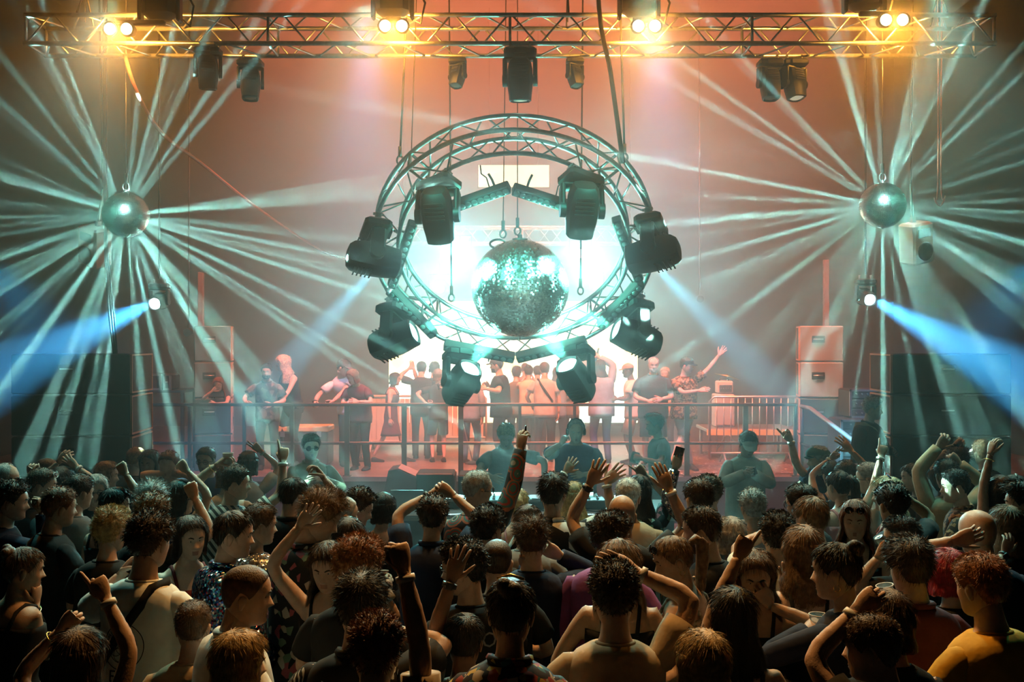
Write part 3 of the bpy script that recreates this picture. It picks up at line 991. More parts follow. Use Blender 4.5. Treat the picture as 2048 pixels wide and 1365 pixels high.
barrier('steel_barrier', at(1512, 0, 16.6) + Vector((0, 0, SZ - CZ - CY / F * 16.6)), .0, 1.55, 1.12, 12, 'steel crowd barrier with upright bars behind the right half of the railing', M_galv)
M_pale = newmat('pale_sheet', (.55, .50, .45), .6)
barrier('white_barrier', at(800, 0, 18.6) + Vector((0, 0, SZ - CZ - CY / F * 18.6)), .0, 1.5, 1.02, 16, 'pale slatted barrier behind the woman in the short dress', M_pale, True)
barrier('white_barrier', at(905, 0, 19.3) + Vector((0, 0, SZ - CZ - CY / F * 19.3)), .0, 1.3, 1.02, 12, 'pale slatted barrier at the back of the stage left of the screen middle', M_pale, True)
M_orb = newmat('orange_barrier_metal', (.6, .4, .25), .35, .7)
for k, (x, y, yaw, lab) in enumerate(((-3.9, 9.9, .3, 'front barrier section left of the decks, sloping toward the hall'), (-2.45, 9.45, .35, 'front barrier section in front of the wedge monitor'), (2.5, 9.5, -.1, 'front barrier section right of the decks'), (3.95, 9.7, .2, 'front barrier section before the man in the white cap'))):
    barrier('crowd_barrier', Vector((x, y, 0)), yaw, 1.4, 1.02, 9, lab, M_orb)

# ================================================================ the decks
tbl = empty('dj_table', (at(1030, 0, 10.4).x, 10.35, 0)); tag(tbl, 'long DJ table with a grey front in front of the stage', 'table')
M_skirt = newmat('table_skirt', (.20, .20, .23), .7, noise=.15)
b = MB(); b.box((0, 0, 1.0), (3.2, .95, .05), bev=.01); b.build('table_top', newmat('table_top', (.42, .42, .45), .4), tbl)
b = MB(); b.box((0, -.44, .49), (3.16, .04, .97)); b.build('front_panel', M_skirt, tbl)
for k in (-1, 1):
    b = MB(); b.box((k * 1.56, 0, .49), (.04, .9, .97)); b.build('side_panel', M_skirt, tbl)
b = MB(); b.box((0, -.485, .985), (3.2, .02, .035)); b.build('edge_strip', M_galv, tbl)
tx, ty_ = tbl.location.x, tbl.location.y


def turntable(x, y, label):
    t = empty('turntable', (x, y, 1.025)); tag(t, label, 'turntable', 'players on the DJ table')
    b = MB(); b.box((0, 0, .05), (.40, .34, .09), bev=.015); b.build('body', M_blackp, t)
    b = MB(); b.lathe([(.135, .097), (.135, .108), (.03, .110), (0, .110)], Matrix.Translation((-.03, 0, 0)), 24); b.build('platter', M_steel, t, 40)
    b = MB(); b.tube([(.16, .12, .12), (.15, -.02, .125), (.09, -.08, .12)], .006, 6); b.lathe([(.025, .095), (.02, .13), (0, .13)], Matrix.Translation((.16, .12, 0)), 10); b.build('tone_arm', M_steel, t, True)
    b = MB(); b.box((.17, -.08, .10), (.02, .11, .012)); b.build('pitch_slider', M_white, t)
    b = MB(); b.lathe([(.016, .095), (.014, .11), (0, .11)], Matrix.Translation((-.16, -.13, 0)), 10); b.build('button', M_lens_c, t)


def mixer(x, y, label, w=.36):
    t = empty('mixer', (x, y, 1.025)); tag(t, label, 'mixer')
    b = MB(); b.box((0, 0, .05), (w, .36, .09), bev=.012); b.build('body', M_blackp, t)
    for i in range(4):
        for j in range(4):
            b = MB(); b.lathe([(.013, .094), (.011, .118), (0, .118)], Matrix.Translation((-w * .32 + i * w * .21, .13 - j * .045, 0)), 8); b.build('knob', M_white if (i + j) % 3 else M_steel, t)
        b = MB(); b.box((-w * .32 + i * w * .21, -.10, .102), (.028, .016, .018)); b.build('fader', M_white, t)
    b = MB(); b.box((0, .165, .11), (w * .5, .01, .03)); b.build('meter', M_lens_c, t)


turntable(tx - .62, ty_, 'player left of the left mixer on the DJ table')
mixer(tx - .18, ty_, 'mixer in front of the DJ in the open shirt')
turntable(tx + .27, ty_, 'player between the two mixers on the DJ table')
mixer(tx + .72, ty_, 'mixer in front of the DJ with headphones', .42)
turntable(tx + 1.18, ty_, 'player at the right end of the DJ table')
lb = empty('laptop', (tx - 1.1, ty_ - .05, 1.025)); tag(lb, 'open laptop at the left end of the DJ table', 'laptop')
b = MB(); b.box((0, 0, .012), (.33, .23, .02), bev=.006); b.build('keyboard_base', M_steel, lb)
b = MB(); b.box((0, -.14, .12), (.33, .012, .22), Matrix.Rotation(.15, 4, 'X')); b.build('display', M_steel, lb)
for k in range(3):
    cable('deck_cable', [(tx - .3 + k * .5 + q * .07, ty_ - .30 + .05 * math.sin(q * 1.7 + k), 1.037) for q in range(7)], .008, ['loose black cable on the table front before the left mixer', 'loose black cable on the table front between the mixers', 'loose black cable on the table front before the right mixer'][k])
# wedge monitor on the stage edge and boxes near the decks
t = empty('stage_monitor', (at(820, 0, 14.2).x, 14.25, 0)); tag(t, 'black wedge monitor with a curved pale grille left of the DJs', 'loudspeaker')
b = MB()
zt_ = at(0, 935, 14.2).z
pr = [(-.36, zt_ - .40), (-.28, zt_ - .02), (-.16, zt_), (.10, zt_ - .12), (.36, zt_ - .38), (.36, zt_ - .44)]
vs_ = [Vector((x, y, z)) for y in (-.28, .28) for (x, z) in pr]
fs_ = [tuple(range(5, -1, -1)), tuple(range(6, 12))] + [(i, (i + 1) % 6, (i + 1) % 6 + 6, i + 6) for i in range(6)]
b.add(vs_, fs_); b.build('box', M_spkd, t)
b = MB(); q_ = [(-.15, zt_ + .012), (.10, zt_ - .10), (.35, zt_ - .36)]
for i in range(2):
    (xa, za), (xb, zb) = q_[i], q_[i + 1]
    b.add([(xa, -.25, za), (xb, -.25, zb), (xb, .25, zb), (xa, .25, za)], [(0, 1, 2, 3)])
b.build('grille', newmat('grille_pale', (.30, .22, .18), .5, bump=.4, bscale=200), t)
b = MB(); b.box((0, 0, (zt_ - .44) / 2), (.6, .5, zt_ - .44), bev=.01); b.build('stand_case', M_black, t)
cabinet('subwoofer', Vector((at(872, 0, 13.6).x, 13.6, 0)), (.5, .5, at(0, 942, 13.6).z), .0, 'small black speaker box standing beside the wedge monitor', None, M_spkd, 1, False)
cabinet('subwoofer', Vector((at(960, 0, 13.0).x, 13.0, 0)), (.55, .5, at(0, 945, 13.0).z), .0, 'dark speaker box behind the DJ in the open shirt', None, M_spkd, 1, False)

# paper scraps strewn on the stage boards
R = random.Random(21)
b = MB()
for k in range(900):
    x = R.choice([R.uniform(2.6, 4.6), R.uniform(2.6, 4.6), R.uniform(-3.6, 2.6)])
    y = R.uniform(15.15, 18.5)
    a, w_, l_ = R.uniform(0, 3.1), R.uniform(.012, .03), R.uniform(.03, .07)
    u = Vector((math.cos(a), math.sin(a), R.uniform(-.15, .15))); v = Vector((-math.sin(a), math.cos(a), 0))
    c = Vector((x, y, SZ + .012))
    b.add([c - u * l_ / 2 - v * w_ / 2, c + u * l_ / 2 - v * w_ / 2, c + u * l_ / 2 + v * w_ / 2, c - u * l_ / 2 + v * w_ / 2], [(0, 1, 2, 3)])
tag(b.build('paper_scraps', newmat('paper', (.6, .55, .5), .5)), 'pale paper scraps strewn over the stage boards', 'confetti', kind='stuff')
# two tall poles behind the side stacks
for (px, top_, lab) in ((402, 545, 'thin reddish upright pole rising behind the left speaker stack'), (1652, 520, 'thin orange upright pole rising behind the right speaker stack')):
    o = at(px, 0, 17.2)
    t = empty('upright_pole', (o.x, 17.2, SZ)); tag(t, lab, 'pole')
    zt_ = at(0, top_, 17.2).z - SZ
    b = MB(); b.box((0, 0, zt_ / 2), (.09, .09, zt_), bev=.01); b.build('post', newmat('pole_paint', (.22, .09, .06), .6), t)
    b = MB(); b.box((0, 0, .02), (.4, .4, .04), bev=.01); b.build('base_plate', M_black, t)
# ================================================================ people: materials
from mathutils import noise as mnoise
from mathutils.bvhtree import BVHTree


def skin_mat(name, c):
    m = newmat(name, c, 0.5, noise=.10, nscale=30, bump=.10, bscale=160, spec=.35)
    b = m.node_tree.nodes['Principled BSDF']
    b.inputs['Subsurface Weight'].default_value = 0.0
    return m


SKIN = {k: skin_mat('skin_' + k, c) for k, c in dict(fair=(.62, .42, .32), light=(.55, .35, .26), tan=(.44, .27, .18), brown=(.24, .13, .085), dark=(.12, .065, .045)).items()}
M_lip = newmat('lips', (.34, .17, .14), .45)
M_eye = newmat('eye_white', (.6, .58, .55), .2)
M_iris = newmat('iris', (.03, .02, .015), .1)


def hair_mat(name, c):
    m = newmat('hair_' + name, c, .50, noise=.45, nscale=40, spec=.40)
    N = m.node_tree
    t = N.nodes.new('ShaderNodeTexCoord')
    mp = N.nodes.new('ShaderNodeMapping')
    mp.inputs['Scale'].default_value = (170, 170, 14)
    n = N.nodes.new('ShaderNodeTexNoise')
    n.inputs['Scale'].default_value = 1.0
    n.inputs['Detail'].default_value = 2
    bp = N.nodes.new('ShaderNodeBump')
    bp.inputs['Strength'].default_value = .9
    bp.inputs['Distance'].default_value = .004
    N.links.new(t.outputs['Object'], mp.inputs['Vector'])
    N.links.new(mp.outputs[0], n.inputs['Vector'])
    N.links.new(n.outputs['Fac'], bp.inputs['Height'])
    N.links.new(bp.outputs['Normal'], N.nodes['Principled BSDF'].inputs['Normal'])
    return m


HAIR = {k: hair_mat(k, c) for k, c in dict(black=(.014, .011, .010), dark=(.032, .020, .014), brown=(.075, .042, .024), auburn=(.15, .055, .025), ginger=(.28, .11, .04), lightbrown=(.17, .10, .055), blond=(.42, .28, .13), paleblond=(.62, .48, .30), grey=(.33, .31, .29), white=(.62, .60, .57), red=(.30, .012, .02), green=(.20, .26, .17)).items()}


def cloth(name, c, rough=.85, **k):
    return newmat('cloth_' + name, c, rough, noise=.12, nscale=12, bump=k.get('bump', .5), bscale=k.get('bscale', 16), spec=.25)


CL = {k: cloth(k, c) for k, c in dict(black=(.012, .012, .013), charcoal=(.035, .035, .038), grey=(.20, .20, .20), ltgrey=(.42, .42, .41), white=(.72, .71, .68), cream=(.62, .55, .44), tan=(.46, .34, .22), navy=(.015, .02, .045), blue=(.05, .09, .20), denim=(.06, .09, .16), ltblue=(.25, .33, .42), teal=(.03, .10, .11), purple=(.22, .07, .20), pink=(.50, .25, .27), mustard=(.62, .33, .03), burgundy=(.12, .02, .025), maroon=(.09, .025, .04), olive=(.12, .11, .06), brown=(.10, .06, .04), khaki=(.30, .25, .17), red=(.40, .04, .04)).items()}


def pat(name, build, base=(.02, .02, .02), rough=.8):
    m = bpy.data.materials.new('cloth_' + name)
    m.use_nodes = True
    N = m.node_tree
    b = N.nodes['Principled BSDF']
    b.inputs['Roughness'].default_value = rough
    b.inputs['Specular IOR Level'].default_value = .25
    t = N.nodes.new('ShaderNodeTexCoord')
    build(N, b, t.outputs['Object'])
    CL[name] = m
    return m


def ramp(N, src, stops, interp='CONSTANT'):
    r = N.nodes.new('ShaderNodeValToRGB')
    r.color_ramp.interpolation = interp
    while len(r.color_ramp.elements) < len(stops):
        r.color_ramp.elements.new(.5)
    for e, (p, c) in zip(r.color_ramp.elements, stops):
        e.position = p
        e.color = (*c, 1)
    N.links.new(src, r.inputs['Fac'])
    return r.outputs['Color']


def tex(N, kind, vec, **k):
    n = N.nodes.new(kind)
    for a, v in k.items():
        if a in n.inputs:
            n.inputs[a].default_value = v
        else:
            setattr(n, a, v)
    N.links.new(vec, n.inputs['Vector'])
    return n


def scaled(N, vec, s):
    m = N.nodes.new('ShaderNodeMapping')
    m.inputs['Scale'].default_value = s
    N.links.new(vec, m.inputs['Vector'])
    return m.outputs[0]


def p_sequin(cols):
    def f(N, b, v):
        n = tex(N, 'ShaderNodeTexVoronoi', v, Scale=90.0)
        N.links.new(ramp(N, n.outputs['Color'], cols), b.inputs['Base Color'])
        b.inputs['Metallic'].default_value = .85
        b.inputs['Roughness'].default_value = .25
        g = N.nodes.new('ShaderNodeNewGeometry')
        mx = N.nodes.new('ShaderNodeVectorMath'); mx.operation = 'SUBTRACT'; mx.inputs[1].default_value = (.5, .5, .5)
        N.links.new(n.outputs['Color'], mx.inputs[0])
        sc = N.nodes.new('ShaderNodeVectorMath'); sc.operation = 'SCALE'; sc.inputs['Scale'].default_value = 1.1
        N.links.new(mx.outputs[0], sc.inputs[0])
        ad = N.nodes.new('ShaderNodeVectorMath'); ad.operation = 'ADD'
        N.links.new(g.outputs['Normal'], ad.inputs[0]); N.links.new(sc.outputs[0], ad.inputs[1])
        nz = N.nodes.new('ShaderNodeVectorMath'); nz.operation = 'NORMALIZE'
        N.links.new(ad.outputs[0], nz.inputs[0]); N.links.new(nz.outputs[0], b.inputs['Normal'])
    return f


pat('sequin_blue', p_sequin([(0, (.02, .05, .20)), (.35, (.05, .25, .40)), (.55, (.5, .5, .55)), (.7, (.35, .05, .10))]))
pat('sequin_silver', p_sequin([(0, (.5, .5, .5)), (.5, (.75, .7, .65)), (.7, (.3, .35, .4))]))
pat('sequin_rose', p_sequin([(0, (.35, .2, .2)), (.5, (.6, .4, .35)), (.7, (.15, .08, .08))]))


def p_leaf(N, b, v):
    n = tex(N, 'ShaderNodeTexVoronoi', scaled(N, v, (1, 1, .45)), Scale=9.0, feature='SMOOTH_F1')
    w = tex(N, 'ShaderNodeTexWave', v, Scale=16.0, Distortion=7.0)
    mu = N.nodes.new('ShaderNodeMath'); mu.operation = 'MULTIPLY'
    iv = N.nodes.new('ShaderNodeMath'); iv.operation = 'LESS_THAN'; iv.inputs[1].default_value = .33
    N.links.new(n.outputs['Distance'], iv.inputs[0])
    N.links.new(iv.outputs[0], mu.inputs[0]); N.links.new(w.outputs['Fac'], mu.inputs[1])
    N.links.new(ramp(N, mu.outputs[0], [(0, (.012, .012, .013)), (.62, (.5, .52, .5))]), b.inputs['Base Color'])


pat('leaf_print', p_leaf)


def p_geo(N, b, v):
    n = tex(N, 'ShaderNodeTexVoronoi', scaled(N, v, (1, 1, .7)), Scale=11.0)
    sp = N.nodes.new('ShaderNodeSeparateColor'); N.links.new(n.outputs['Color'], sp.inputs[0])
    N.links.new(ramp(N, sp.outputs[0], [(0, (.012, .012, .013)), (.48, (.62, .60, .56))]), b.inputs['Base Color'])


pat('black_white_shapes', p_geo)


def p_rings(cols, sc=7.0):
    def f(N, b, v):
        n = tex(N, 'ShaderNodeTexVoronoi', v, Scale=sc)
        mu = N.nodes.new('ShaderNodeMath'); mu.operation = 'MULTIPLY'; mu.inputs[1].default_value = 1.25
        N.links.new(n.outputs['Distance'], mu.inputs[0])
        N.links.new(ramp(N, mu.outputs[0], cols), b.inputs['Base Color'])
    return f


pat('ring_print', p_rings([(0, (.03, .06, .07)), (.22, (.35, .33, .28)), (.3, (.05, .14, .14)), (.45, (.25, .05, .05)), (.55, (.05, .12, .12)), (.66, (.30, .10, .06)), (.8, (.02, .02, .025))], 9.0))


def p_floral(cols, sc=22.0):
    def f(N, b, v):
        n = tex(N, 'ShaderNodeTexVoronoi', v, Scale=sc)
        sp = N.nodes.new('ShaderNodeSeparateColor'); N.links.new(n.outputs['Color'], sp.inputs[0])
        N.links.new(ramp(N, sp.outputs[0], cols), b.inputs['Base Color'])
    return f


pat('floral_dark', p_floral([(0, (.012, .014, .016)), (.7, (.12, .20, .15)), (.8, (.30, .08, .10)), (.9, (.40, .36, .30))]))
pat('floral_red', p_floral([(0, (.02, .014, .016)), (.5, (.30, .05, .04)), (.65, (.35, .28, .20)), (.8, (.03, .10, .12)), (.9, (.45, .30, .08))], 30))
pat('leopard', p_floral([(0, (.03, .02, .014)), (.45, (.25, .13, .06)), (.8, (.40, .26, .14))], 40))
pat('camouflage', p_floral([(0, (.04, .05, .035)), (.4, (.10, .11, .07)), (.7, (.20, .18, .13))], 14))


def p_stripe(cols, sc, axis='Z'):
    def f(N, b, v):
        w = tex(N, 'ShaderNodeTexWave', v, Scale=sc, Distortion=.6, bands_direction=axis)
        N.links.new(ramp(N, w.outputs['Fac'], cols), b.inputs['Base Color'])
    return f


pat('zebra_stripe', p_stripe([(0, (.03, .03, .03)), (.5, (.5, .47, .42))], 9, 'DIAGONAL'))
pat('thin_stripe', p_stripe([(0, (.5, .48, .46)), (.75, (.16, .16, .18))], 14, 'Z'))
pat('lace', p_floral([(0, (.45, .42, .36)), (.6, (.22, .20, .17))], 60))

# ================================================================ people: geometry
EYE_AZ = 21.5
HT = [(-.119, .040, -.012, .016), (-.112, .072, -.030, .034), (-.104, .081, -.038, .044), (-.095, .085, -.044, .051), (-.085, .086, -.050, .057), (-.077, .087, -.054, .060), (-.070, .088, -.060, .063), (-.065, .088, -.063, .0645), (-.060, .089, -.067, .066), (-.052, .089, -.072, .068), (-.043, .090, -.077, .070), (-.036, .090, -.081, .071), (-.030, .090, -.084, .072), (-.022, .089, -.088, .0735), (-.012, .089, -.091, .075), (-.003, .089, -.094, .076), (.005, .089, -.096, .0765), (.013, .091, -.098, .077), (.022, .094, -.099, .0775), (.035, .094, -.100, .077), (.055, .091, -.098, .075), (.075, .083, -.092, .069), (.093, .069, -.079, .058), (.108, .048, -.057, .042), (.117, .025, -.033, .024), (.121, .006, -.012, .006)]
HZ = np.array([r[0] for r in HT]); HF = np.array([r[1] for r in HT]); HB = np.array([r[2] for r in HT]); HWd = np.array([r[3] for r in HT])


def g(x, s):
    return math.exp(-(x / s) ** 2)


def skull(az, z):
    """surface point of the head (without features) at azimuth az (degrees, 0 = face) and height z"""
    yf, yb, hw = np.interp(z, HZ, HF), np.interp(z, HZ, HB), np.interp(z, HZ, HWd)
    a = math.radians(az)
    c, q = math.cos(a), math.sin(a)
    y = (yf if c > 0 else -yb) * math.copysign(abs(c) ** .86, c)
    return Vector((hw * math.copysign(abs(q) ** .9, q), y, z))


def facept(az, z, fem=0):
    p = skull(az, z)
    d = 0.0
    A = abs(az)
    if A < 70:
        k = max(0.0, min(1.0, (.014 - z) / .044)) if z > -.032 else max(0.0, 1 - (-.032 - z) / .010)
        d += .025 * k * g(az, 7.5 + 3.0 * k) if z < .014 else 0
        d += .005 * g(A - 12, 5) * g(z + .033, .007)
        d -= .0105 * g(A - EYE_AZ, 9.5) * g(z - .006, .012)
        d += .0055 * g(A - 22, 15) * g(z - .024, .008) * (.5 if fem else 1)
        d += .0050 * g(az, 14) * (g(z + .0585, .0045) + 1.15 * g(z + .0705, .0052))
        d -= .0030 * g(az, 15) * g(z + .0650, .0028)
        d += .004 * g(A - 43, 14) * g(z + .022, .016)
        d -= .003 * g(A - 34, 12) * g(z + .060, .018)
        d += .006 * g(az, 13) * g(z + .098, .012)
    n = Vector((p.x * .8, p.y, 0))
    if n.length > 1e-6:
        n.normalize()
    return p + n * d


AZ0 = [-180, -158, -136, -116, -100, -86, -74, -64] + list(range(-56, 57, 7)) + [64, 74, 86, 100, 116, 136, 158]
AZ1 = [-180, -150, -120, -90, -68, -50, -36, -26, -17, -8, 0, 8, 17, 26, 36, 50, 68, 90, 120, 150]


def head_geo(mb, M, lod, fem, s=1.0):
    AZ = AZ0 if lod == 0 else AZ1
    Z = [r[0] for r in HT] if lod == 0 else [HT[i][0] for i in (0, 1, 3, 5, 7, 9, 11, 12, 14, 16, 18, 20, 22, 24, 25)]
    n = len(AZ)
    vs_, fs_, ms = [], [], []
    for z in Z:
        for a in AZ:
            vs_.append(M @ (facept(a, z, fem) * s))
    for i in range(len(Z) - 1):
        for j in range(n):
            a, b_ = i * n + j, i * n + (j + 1) % n
            fs_.append((a, b_, b_ + n, a + n))
            zm, am = (Z[i] + Z[i + 1]) / 2, abs(AZ[j] + 3.5)
            ms.append(1 if (-.0755 < zm < -.0545 and am < (15.5 if abs(zm + .065) < .004 else 11.5)) else 0)
    fs_.append(tuple(range(n - 1, -1, -1))); ms.append(0)
    fs_.append(tuple(range((len(Z) - 1) * n, len(Z) * n))); ms.append(0)
    o = len(mb.v)
    mb.v.extend([tuple(v) for v in vs_]); mb.f.extend([tuple(i + o for i in f) for f in fs_]); mb.m.extend(ms)
    for k in (-1, 1):
        E = M @ Matrix.Translation(Vector((k * .0765, -.010, -.012)) * s) @ Matrix.Rotation(k * -.35, 4, 'Z') @ Matrix.Rotation(-.15, 4, 'X')
        mb.lathe([(0, -.033 * s), (.008 * s, -.028 * s), (.013 * s, -.012 * s), (.018 * s, .008 * s), (.014 * s, .024 * s), (0, .030 * s)], E @ Matrix.Diagonal((.55, 1.05, 1, 1)), 8)


FLEN = (.074, .083, .077, .061)
POSE = dict(open=((10, 10, 6), 1.7), relaxed=((22, 28, 16), .6), fist=((78, 95, 60), .1), flat=((6, 6, 4), .45), grip=((42, 52, 34), .25), claw=((28, 42, 28), 1.5), point=None, two=None, horns=None, one_thumb=((60, 80, 50), .2))


def hand_geo(mb, W, d, nrm, side, pose, s=1.0, nseg=6):
    d = d.normalized()
    nrm = (nrm - d * nrm.dot(d))
    nrm = nrm.normalized() if nrm.length > 1e-4 else d.orthogonal().normalized()
    u = d.cross(nrm) * side
    # palm
    vs_, fs_ = [], []
    K = 10
    for (t, w, th) in ((-.012, .024, .020), (.012, .029, .019), (.038, .039, .017), (.068, .043, .014), (.088, .041, .011), (.096, .036, .006)):
        for j in range(K):
            a = 2 * math.pi * j / K
            c, q = math.cos(a), math.sin(a)
            vs_.append(W + (d * t + u * w * math.copysign(abs(c) ** .75, c) + nrm * th * math.copysign(abs(q) ** .9, q)) * s)
    for i in range(5):
        for j in range(K):
            a, b_ = i * K + j, i * K + (j + 1) % K
            fs_.append((a, b_, b_ + K, a + K) if side > 0 else (a, a + K, b_ + K, b_))
    fs_.append(tuple(range(K))); fs_.append(tuple(range(5 * K, 6 * K)))
    mb.add(vs_, fs_)
    spec = POSE.get(pose)
    for i in range(4):
        if spec:
            cv, sp = spec
        else:
            straight = {'point': (0,), 'two': (0, 1), 'horns': (0, 3)}[pose]
            cv, sp = ((6, 8, 5), 1.3) if i in straight else ((80, 95, 60), .1)
        off = (.0305, .0105, -.0105, -.0300)[i]
        base = W + (d * (.086, .090, .087, .079)[i] + u * off) * s
        ang = math.radians((7, 2, -4, -10)[i] * sp)
        fd = (d * math.cos(ang) + u * math.sin(ang)).normalized()
        k = nrm
        pts = [base - fd * .018 * s, base]
        p = base
        th = 0.0
        jit = (1.0, .93, 1.05, 1.12)[i]
        for q, (seg, cu) in enumerate(zip((.44, .31, .25), cv)):
            th += math.radians(cu * jit)
            dd = fd * math.cos(th) + k * math.sin(th)
            L = FLEN[i] * seg * s
            pts.append(p + dd * L * .55)
            p = p + dd * L
            pts.append(p)
        r0 = (.0098, .0100, .0096, .0084)[i] * s
        mb.tube(pts, [r0, r0 * 1.04, r0, r0 * .98, r0 * .88, r0 * .9, r0 * .78, r0 * .45], nseg)
    # thumb
    base = W + (d * .022 + u * .024 + nrm * .004) * s
    if pose in ('fist', 'point', 'two', 'horns', 'one_thumb'):
        t1 = (d * .75 + u * .35 + nrm * .55).normalized(); t2 = (d * .45 - u * .55 + nrm * .6).normalized()
    elif pose == 'grip':
        t1 = (d * .6 + u * .45 + nrm * .65).normalized(); t2 = (d * .6 + u * -.1 + nrm * .75).normalized()
    else:
        sp = spec[1] if spec else 1
        t1 = (d * .70 + u * (.45 + .25 * sp) + nrm * .22).normalized(); t2 = (d * .85 + u * (.20 + .2 * sp) + nrm * .1).normalized()
    a, b_ = base + t1 * .042 * s, base + t1 * .042 * s + t2 * .030 * s
    c = b_ + t2 * .026 * s
    mb.tube([base - t1 * .012 * s, base, (base + a) / 2, a, (a + b_) / 2, b_, c], [.014 * s, .0145 * s, .0130 * s, .0108 * s, .0105 * s, .0098 * s, .005 * s], nseg)
    return u, nrm


def arc(S, E, W, n=4):
    P = []
    for i in range(n):
        P.append(S.lerp(E, i / n))
    for i in range(n + 1):
        P.append(E.lerp(W, i / n))
    # round the elbow
    Q = P[:]
    for i in range(1, len(P) - 1):
        Q[i] = P[i] * .6 + (P[i - 1] + P[i + 1]) * .2
    return Q


def prof(P, S, E, W, rs):
    """radius along the limb: rs = (start, mid upper, before joint, joint, mid lower, end)"""
    L1, L2 = (E - S).length, (W - E).length
    xs = [0, .45 * L1, .85 * L1, L1, L1 + .35 * L2, L1 + L2]
    out, run = [], 0.0
    for i, p in enumerate(P):
        if i:
            run += (p - P[i - 1]).length
        out.append(float(np.interp(run / max(1e-6, sum((P[j + 1] - P[j]).length for j in range(len(P) - 1))) * (L1 + L2), xs, rs)))
    return out


def ik(S, T, L1, L2, hint):
    v = T - S
    D = v.length
    if D > (L1 + L2) * .995:
        T = S + v * ((L1 + L2) * .995 / D)
        v = T - S
        D = v.length
    D = max(D, abs(L1 - L2) + .02)
    a = (L1 * L1 - L2 * L2 + D * D) / (2 * D)
    h = math.sqrt(max(0, L1 * L1 - a * a))
    u = v.normalized()
    hint = hint - u * hint.dot(u)
    hint = hint.normalized() if hint.length > 1e-5 else u.orthogonal()
    return S + u * a + hint * h, S + u * D


TORSO = [(.80, .165, .120, .0), (.90, .172, .122, -.004), (.98, .160, .112, .0), (1.06, .148, .102, .004), (1.16, .156, .106, .004), (1.26, .170, .114, .002), (1.34, .178, .114, -.002), (1.395, .168, .102, -.006), (1.435, .132, .084, -.010), (1.462, .088, .068, -.010), (1.485, .064, .060, -.006)]
NECK = [(1.485, .060, .060, -.006), (1.52, .055, .058, .002), (1.56, .053, .057, .010), (1.60, .050, .054, .014)]
PENDING = []


class Fig:
    pass


